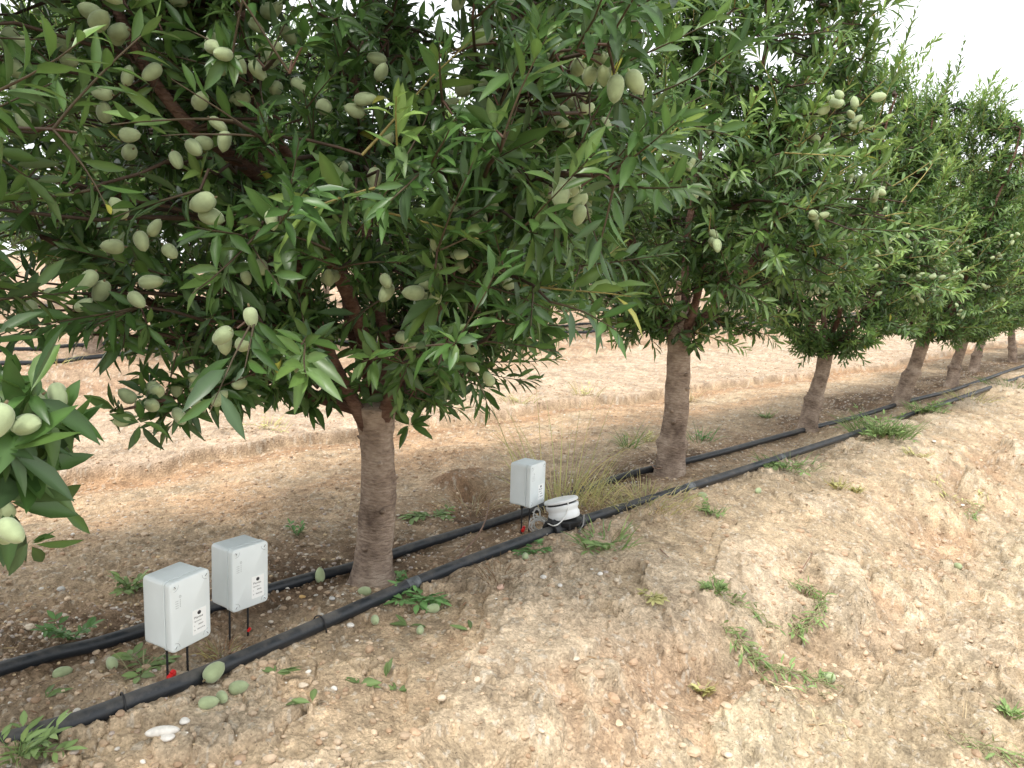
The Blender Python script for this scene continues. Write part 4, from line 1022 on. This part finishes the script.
put(leafy(5, .06, .10, DG * 1.4, .045, .4, 3), 'weed', 72, 640, 'small green weed rising beside the back pipe, left of the leftmost box', 'weed', WG)
put(leafy(6, .08, .09, GR, .05, .3, 4), 'weed', 130, 590, 'green weed on brown soil behind the leftmost box', 'weed', WG)
put(merge(leafy(4, .03, .09, GR, .05, .35, 5, True), grass(12, .06, .08, STRAW * .7, .9, .002, 55)), 'weed', 142, 668, 'dark leafy weed at the foot of the leftmost box', 'weed', WG)
put(merge(grass(40, .06, .10, BRN, .9, .002, 6), grass(16, .07, .09, YG, .9, .0025, 7)), 'dry_grass_tuft', 222, 655, 'dry tuft between the pipes under the middle box', 'grass tuft', 'dry grass tufts')
put(grass(60, .07, .16, BRN * .8, 1.0, .002, 8), 'dry_grass_tuft', 500, 582, 'low brown dead tuft in front of the pipe', 'grass tuft', 'dry grass tufts')
put(leafy(5, .03, .10, DG * 1.9, .055, .38, 9, True), 'weed', 425, 597, 'broad leaved weed against the front pipe right of the nearest trunk', 'weed', WG)
put(leafy(5, .03, .08, DG * 1.6, .05, .4, 10, True), 'weed', 410, 580, 'small leafy weed between pipes right of the nearest trunk', 'weed', WG)
put(leafy(6, .03, .11, GR, .06, .32, 11, True), 'weed', 432, 515, 'low green weed between nearest trunk and third box', 'weed', WG)
put(leafy(4, .07, .06, DG * 1.5, .035, .35, 12), 'weed', 297, 535, 'tiny upright weed in the brown soil left of the nearest trunk', 'weed', WG)
put(leafy(4, .03, .08, DG * 1.6, .05, .3, 121, True), 'weed', 534, 551, 'tiny green weed touching the pipe under the third box', 'weed', WG)
# tall pale grass behind the third box
mb = grass(46, .58, .42, YG * 1.25, .40, .0034, 13, k=8); merge(mb, grass(60, .30, .42, YG * 1.2, .6, .0032, 14)); merge(mb, grass(80, .18, .50, STRAW * 1.1, .9, .003, 15))
put(mb, 'tall_grass', 560, 500, 'tall thin yellow green grass standing behind the third box', 'grass', None)
mb = grass(30, .22, .22, STRAW * .8, .9, .0028, 16); merge(mb, grass(50, .14, .34, BRN, 1., .0022, 17))
put(mb, 'dry_grass_tuft', 470, 510, 'brown dead weed heap beside the dug hole left of the third box', 'grass tuft', 'dry grass tufts')
mb = grass(150, .15, .36, STRAW, 1., .0026, 18); merge(mb, grass(80, .18, .34, YG, .9, .003, 19))
put(mb, 'dry_grass_tuft', 600, 505, 'tangled straw coloured grass just right of the water meter', 'grass tuft', 'dry grass tufts')
mb = grass(190, .12, .50, YG * 1.05, 1., .0028, 20); merge(mb, grass(110, .1, .5, STRAW, 1., .0025, 21))
put(mb, 'dry_grass_tuft', 645, 500, 'yellowish grass patch spilling over the front pipe before the slim trunk', 'grass tuft', 'dry grass tufts')
put(merge(grass(50, .12, .22, GR * 1.25, 1., .005, 22), leafy(6, .03, .14, GR * 1.2, .06, .25, 23, True)), 'grass_clump', 605, 543, 'flattened fresh green grass on the bank below the meter', 'grass clump', 'green grass clumps')
put(merge(grass(80, .11, .34, GR * 1.1, 1., .0032, 24), leafy(7, .04, .2, GR * 1.1, .07, .3, 25, True)), 'grass_clump', 790, 468, 'fresh green patch spilling over the bank side of the front pipe', 'grass clump', 'green grass clumps')
mb = grass(190, .20, .42, GR * .95, .8, .0034, 26); merge(mb, leafy(26, .16, .26, GR * .95, .055, .3, 27)); merge(mb, leafy(14, .08, .34, GR, .05, .35, 327))
put(mb, 'grass_clump', 880, 434, 'biggest green weed clump, covering the front pipe by the leaning trunk', 'grass clump', 'green grass clumps')
mb = grass(80, .16, .3, GR, .9, .0035, 28); merge(mb, leafy(9, .10, .2, GR * .95, .07, .35, 29))
put(mb, 'grass_clump', 925, 412, 'green weeds between the pipes right of the leaning trunk', 'grass clump', 'green grass clumps')
mb = grass(50, .16, .4, YG, .9, .005, 30); put(mb, 'grass_clump', 968, 400, 'yellow green weeds along the pipe near the right edge', 'grass clump', 'green grass clumps')
mb = grass(90, .16, .6, GR, 1, .004, 31); put(mb, 'grass_clump', 1012, 385, 'green weeds at the right edge between the pipes', 'grass clump', 'green grass clumps')
for i, (px, py, h, s, cc_, lab) in enumerate([(765, 418, .14, .1, GR, 'small green tuft in the alley behind the ringed trunk'), (628, 448, .2, .14, GR * 1.1, 'green weed behind the back pipe left of the slim trunk'), (642, 440, .12, .2, YG, 'yellowish weed close left of the slim trunk'), (700, 440, .14, .2, DG * 1.5, 'low green weed right of the slim trunk base'), (915, 455, .09, .15, YG, 'small yellow green weed on the bank below the big clump'),
        (838, 488, .09, .10, YG, 'small upright weed on the crest of the bank, left of a tinier one'), (856, 492, .06, .05, YG, 'tiniest weed on the crest of the bank below the ringed trunk'), (712, 512, .05, .12, GR, 'low weed on the bank below the slim trunk'), (1008, 718, .07, .07, GR * 1.2, 'small green sprout at the right edge near the bottom'), (715, 590, .05, .08, GR, 'pale sprout on the bank above the trailing weed'),
        (702, 694, .05, .06, YG, 'thin sprout on the lower bank left of the trailing weed'), (652, 598, .03, .06, YG, 'tiny pale sprout in the middle of the bank'), (585, 395, .22, .28, YG, 'sparse yellow green weed on the pale crust left of the slim trunk'), (520, 403, .14, .3, YG, 'thin pale grass on the crust above the tall grass'), (265, 428, .12, .34, YG * 1.1, 'pale weed patch on the crust left of the nearest trunk'), (450, 412, .16, .3, STRAW, 'straw grass on the crust right of the nearest trunk'), (690, 402, .26, .12, STRAW, 'thin straw stalks beside the slim trunk in the alley')]):
    mb = grass(26, h, s, cc_, .8, .0035, 100 + i); merge(mb, leafy(4, h * .5, s * .6, cc_, .035, .35, 130 + i)); put(mb, 'weed', px, py, lab, 'weed', WG)
for k in range(26):
    x_, y_ = xy(-2 + k * 1.1 + rng.normal(0, .3), -8.2 + rng.normal(0, .3)); mb = grass(34, rng.uniform(.10, .22), rng.uniform(.3, .6), [GR, YG, DG * 1.4][k % 3], .9, .006, 500 + k); merge(mb, leafy(4, .08, .2, GR, .05, .35, 540 + k))
    o = mb.build('grass_clump', M_weed); o.location = (x_, y_, gz(x_, y_)); tag(o, 'weed tuft along the pipes of the row across the alley', 'grass clump', 'weed tufts along the far pipes')
# trailing weed on the slope
def trail(pix, lab, seed, col=GR, stems=3):
    r = np.random.default_rng(seed); mb = MB(); O, D, Nn, Ls, Wd, B, Cc = [], [], [], [], [], [], []; base = ground_at(*pix[0])
    P = [ground_at(*p) - base for p in pix]; S = smooth_path([tuple(p) for p in P], 7)
    for k in range(stems):
        Q_ = S + r.normal(0, .006, S.shape) + np.array([r.normal(0, .02), r.normal(0, .02), .008]); Q_[:, 2] += .012 * np.abs(np.sin(np.arange(len(Q_)) * .8 + k))
        mb.tube(Q_, .0016, 4, (col + STRAW) / 2, 0, False)
        for i in range(1, len(Q_)):
            if r.random() < .8:
                O.append(Q_[i]); D.append(nrm(Q_[i] - Q_[i - 1]) * .7 + r.normal(0, .7, 3) * [1, 1, .4] + [0, 0, .15]); Nn.append(np.array([0, 0, 1]) + r.normal(0, .3, 3)); l = r.uniform(.025, .065); Ls.append(l); Wd.append(l * .17); B.append(.2); Cc.append(col * r.uniform(.8, 1.3))
    leaves(mb, np.array(O), np.array(D), np.array(Nn), Ls, Wd, B, np.array(Cc), fold=.1)
    o = mb.build('trailing_weed', M_weed); o.location = base; return tag(o, lab, 'weed', 'trailing weeds on the slope')
trail([(724, 632), (745, 655), (765, 672), (800, 680), (832, 690)], 'trailing weed lying down the slope, lowest and longest', 1, GR, 6)
trail([(745, 660), (790, 690), (830, 715), (856, 738)], 'single bare stalk reaching from the trailing weed to lower right', 2, STRAW, 1)
trail([(712, 578), (722, 600), (745, 612), (772, 632)], 'short trailing weed above the longest one on the slope', 3, GR * .9, 3)
trail([(790, 588), (812, 596), (822, 612), (806, 630), (796, 640)], 'curled trailing weed shaped like a hook at mid slope', 4, GR, 5)
trail([(936, 478), (945, 498), (970, 505), (988, 500)], 'thin trailing weed on the upper right slope', 5, YG, 3)
trail([(950, 745), (985, 757), (1020, 768)], 'trailing weed in the bottom right corner', 6, GR * 1.1, 3)
trail([(968, 512), (972, 522), (980, 508)], 'small leafy stem right of the thin trailing weed', 7, GR, 3)
put(grass(30, .12, .2, STRAW * .8, 1., .002, 200), 'dry_grass_tuft', 965, 728, 'thin dead grass on the flat at the lower right', 'grass tuft', 'dry grass tufts')
# fallen sprigs of almond leaves
for i, (px, py, n, lab) in enumerate([(360, 686, 5, 'green leaf sprig on the bank, left of the two standing leaves'), (386, 680, 2, 'two upright green leaves stuck in the bank soil'), (397, 692, 5, 'small sprig right of the two standing leaves'), (276, 678, 5, 'fallen green sprig below the middle box in front of the pipe'), (312, 708, 3, 'single light green leaf lying on the crust'), (470, 632, 3, 'thin fallen leaves on the bank below the broad leaved weed'), (45, 700, 3, 'dark fallen leaves between the pipes at the left'), (408, 628, 4, 'fallen leaves below the front pipe right of the nearest trunk')]):
    r = np.random.default_rng(i); mb = MB(); O = []; D = []
    for k in range(n): O.append((0, 0, .006)); a = r.uniform(-.3, 3.4) if i != 1 else 1.57 + .2 * k; D.append((math.cos(a), math.sin(a) * .5, .15 if i != 1 else 2.5))
    leaves(mb, np.array(O, float), np.array(D, float), np.tile([0., -.3, 1.], (n, 1)) + r.normal(0, .2, (n, 3)), r.uniform(.04, .07, n), r.uniform(.013, .02, n), r.uniform(0, .3, n), np.tile(GR * .75, (n, 1)) * r.uniform(.7, 1.2, (n, 1)))
    o = put(mb, 'leaf_sprig', px, py, lab, 'leaves', 'fallen leaf sprigs'); 
# bent dry stem between the pipes and twigs
def stick(pix, rad, lab, dz=.01, arch=0):
    P = [ground_at(*p) for p in pix]; n = len(P); S = smooth_path([(p.x, p.y, p.z + dz + arch * math.sin(math.pi * i / (n - 1))) for i, p in enumerate(P)], 6); b = S[0].copy(); mb = MB(); mb.tube(S - b, np.linspace(rad, rad * .5, len(S)), 6, (.22, .13, .085))
    o = mb.build('dry_stick', M_twig); o.location = b; tag(o, lab, 'stick', 'dry sticks on the soil')
stick([(455, 566), (480, 545), (488, 520), (486, 500)], .004, 'bent reddish dry stick between the pipes left of the third box', .01, .05)
stick([(650, 465), (655, 480), (668, 470)], .004, 'short dark stick at the foot of the slim trunk', .02, .04)
stick([(660, 552), (668, 560)], .003, 'short twig on the bank right of the meter')
stick([(800, 575), (812, 560)], .003, 'small twig lying high on the right slope')
# litter of dry leaves and straw
mb = MB(); n = 3800
U = .3 + 12 * rng.random(n) ** 1.8; V_ = np.where(rng.random(n) < .7, rng.normal(-2.42, .25, n), rng.uniform(-4.6, .8, n)); Z = soil(U, V_) + .003
O = np.stack([U * RU[0] + V_ * RN[0], U * RU[1] + V_ * RN[1], Z], 1); a = rng.random(n) * 6.28
D = np.stack([np.cos(a), np.sin(a), rng.normal(.05, .12, n)], 1); Ln = rng.uniform(.008, .04, n)
cols = np.array([(.22, .13, .07), (.30, .20, .11), (.40, .30, .17), (.14, .09, .055)])[rng.integers(0, 4, n)]
leaves(mb, O, D, np.tile([0., 0, 1.], (n, 1)) + rng.normal(0, .3, (n, 3)), Ln, Ln * rng.uniform(.06, .25, n), rng.uniform(-.1, .2, n), cols, ((.3, .8), (.66, .9)))
tag(mb.build('leaf_litter', M_weed), 'dry brown leaf litter and straw on the soil', 'litter', None, 'stuff')

# ------------------------------------------------------------------ light
wd = bpy.data.worlds.new('World'); SC.world = wd; wd.use_nodes = True; N = wd.node_tree.nodes; Lk = wd.node_tree.links
bg = N['Background']; bg.inputs['Strength'].default_value = .10
sky = N.new('ShaderNodeTexSky'); sky.sky_type = 'NISHITA'; sky.sun_disc = False; EL, AZ = math.radians(58), math.radians(203)
sky.sun_elevation = EL; sky.sun_rotation = AZ; sky.air_density = 1.0; sky.dust_density = 3
mixn = N.new('ShaderNodeMix'); mixn.data_type = 'RGBA'; mixn.inputs[0].default_value = .88; mixn.inputs[7].default_value = (11.0, 11.2, 11.5, 1)
Lk.new(sky.outputs[0], mixn.inputs[6]); Lk.new(mixn.outputs[2], bg.inputs['Color'])
sl = bpy.data.lights.new('sun', 'SUN'); sl.energy = 2.1; sl.angle = math.radians(13); sl.color = (1, .96, .9)
so = bpy.data.objects.new('sun', sl); C.objects.link(so)
sd = Vector((math.sin(AZ) * math.cos(EL), math.cos(AZ) * math.cos(EL), math.sin(EL))); so.rotation_euler = sd.to_track_quat('Z', 'Y').to_euler(); so.location = sd * 20
vs = SC.view_settings; vs.view_transform = 'Standard'; vs.look = 'None'; vs.gamma = 1; vs.exposure = .80; vs.use_curve_mapping = False
cy = SC.cycles; cy.max_bounces = 5; cy.diffuse_bounces = 3; cy.glossy_bounces = 2; cy.transmission_bounces = 3; cy.use_denoising = True
try: cy.caustics_reflective = False; cy.caustics_refractive = False
except Exception: pass
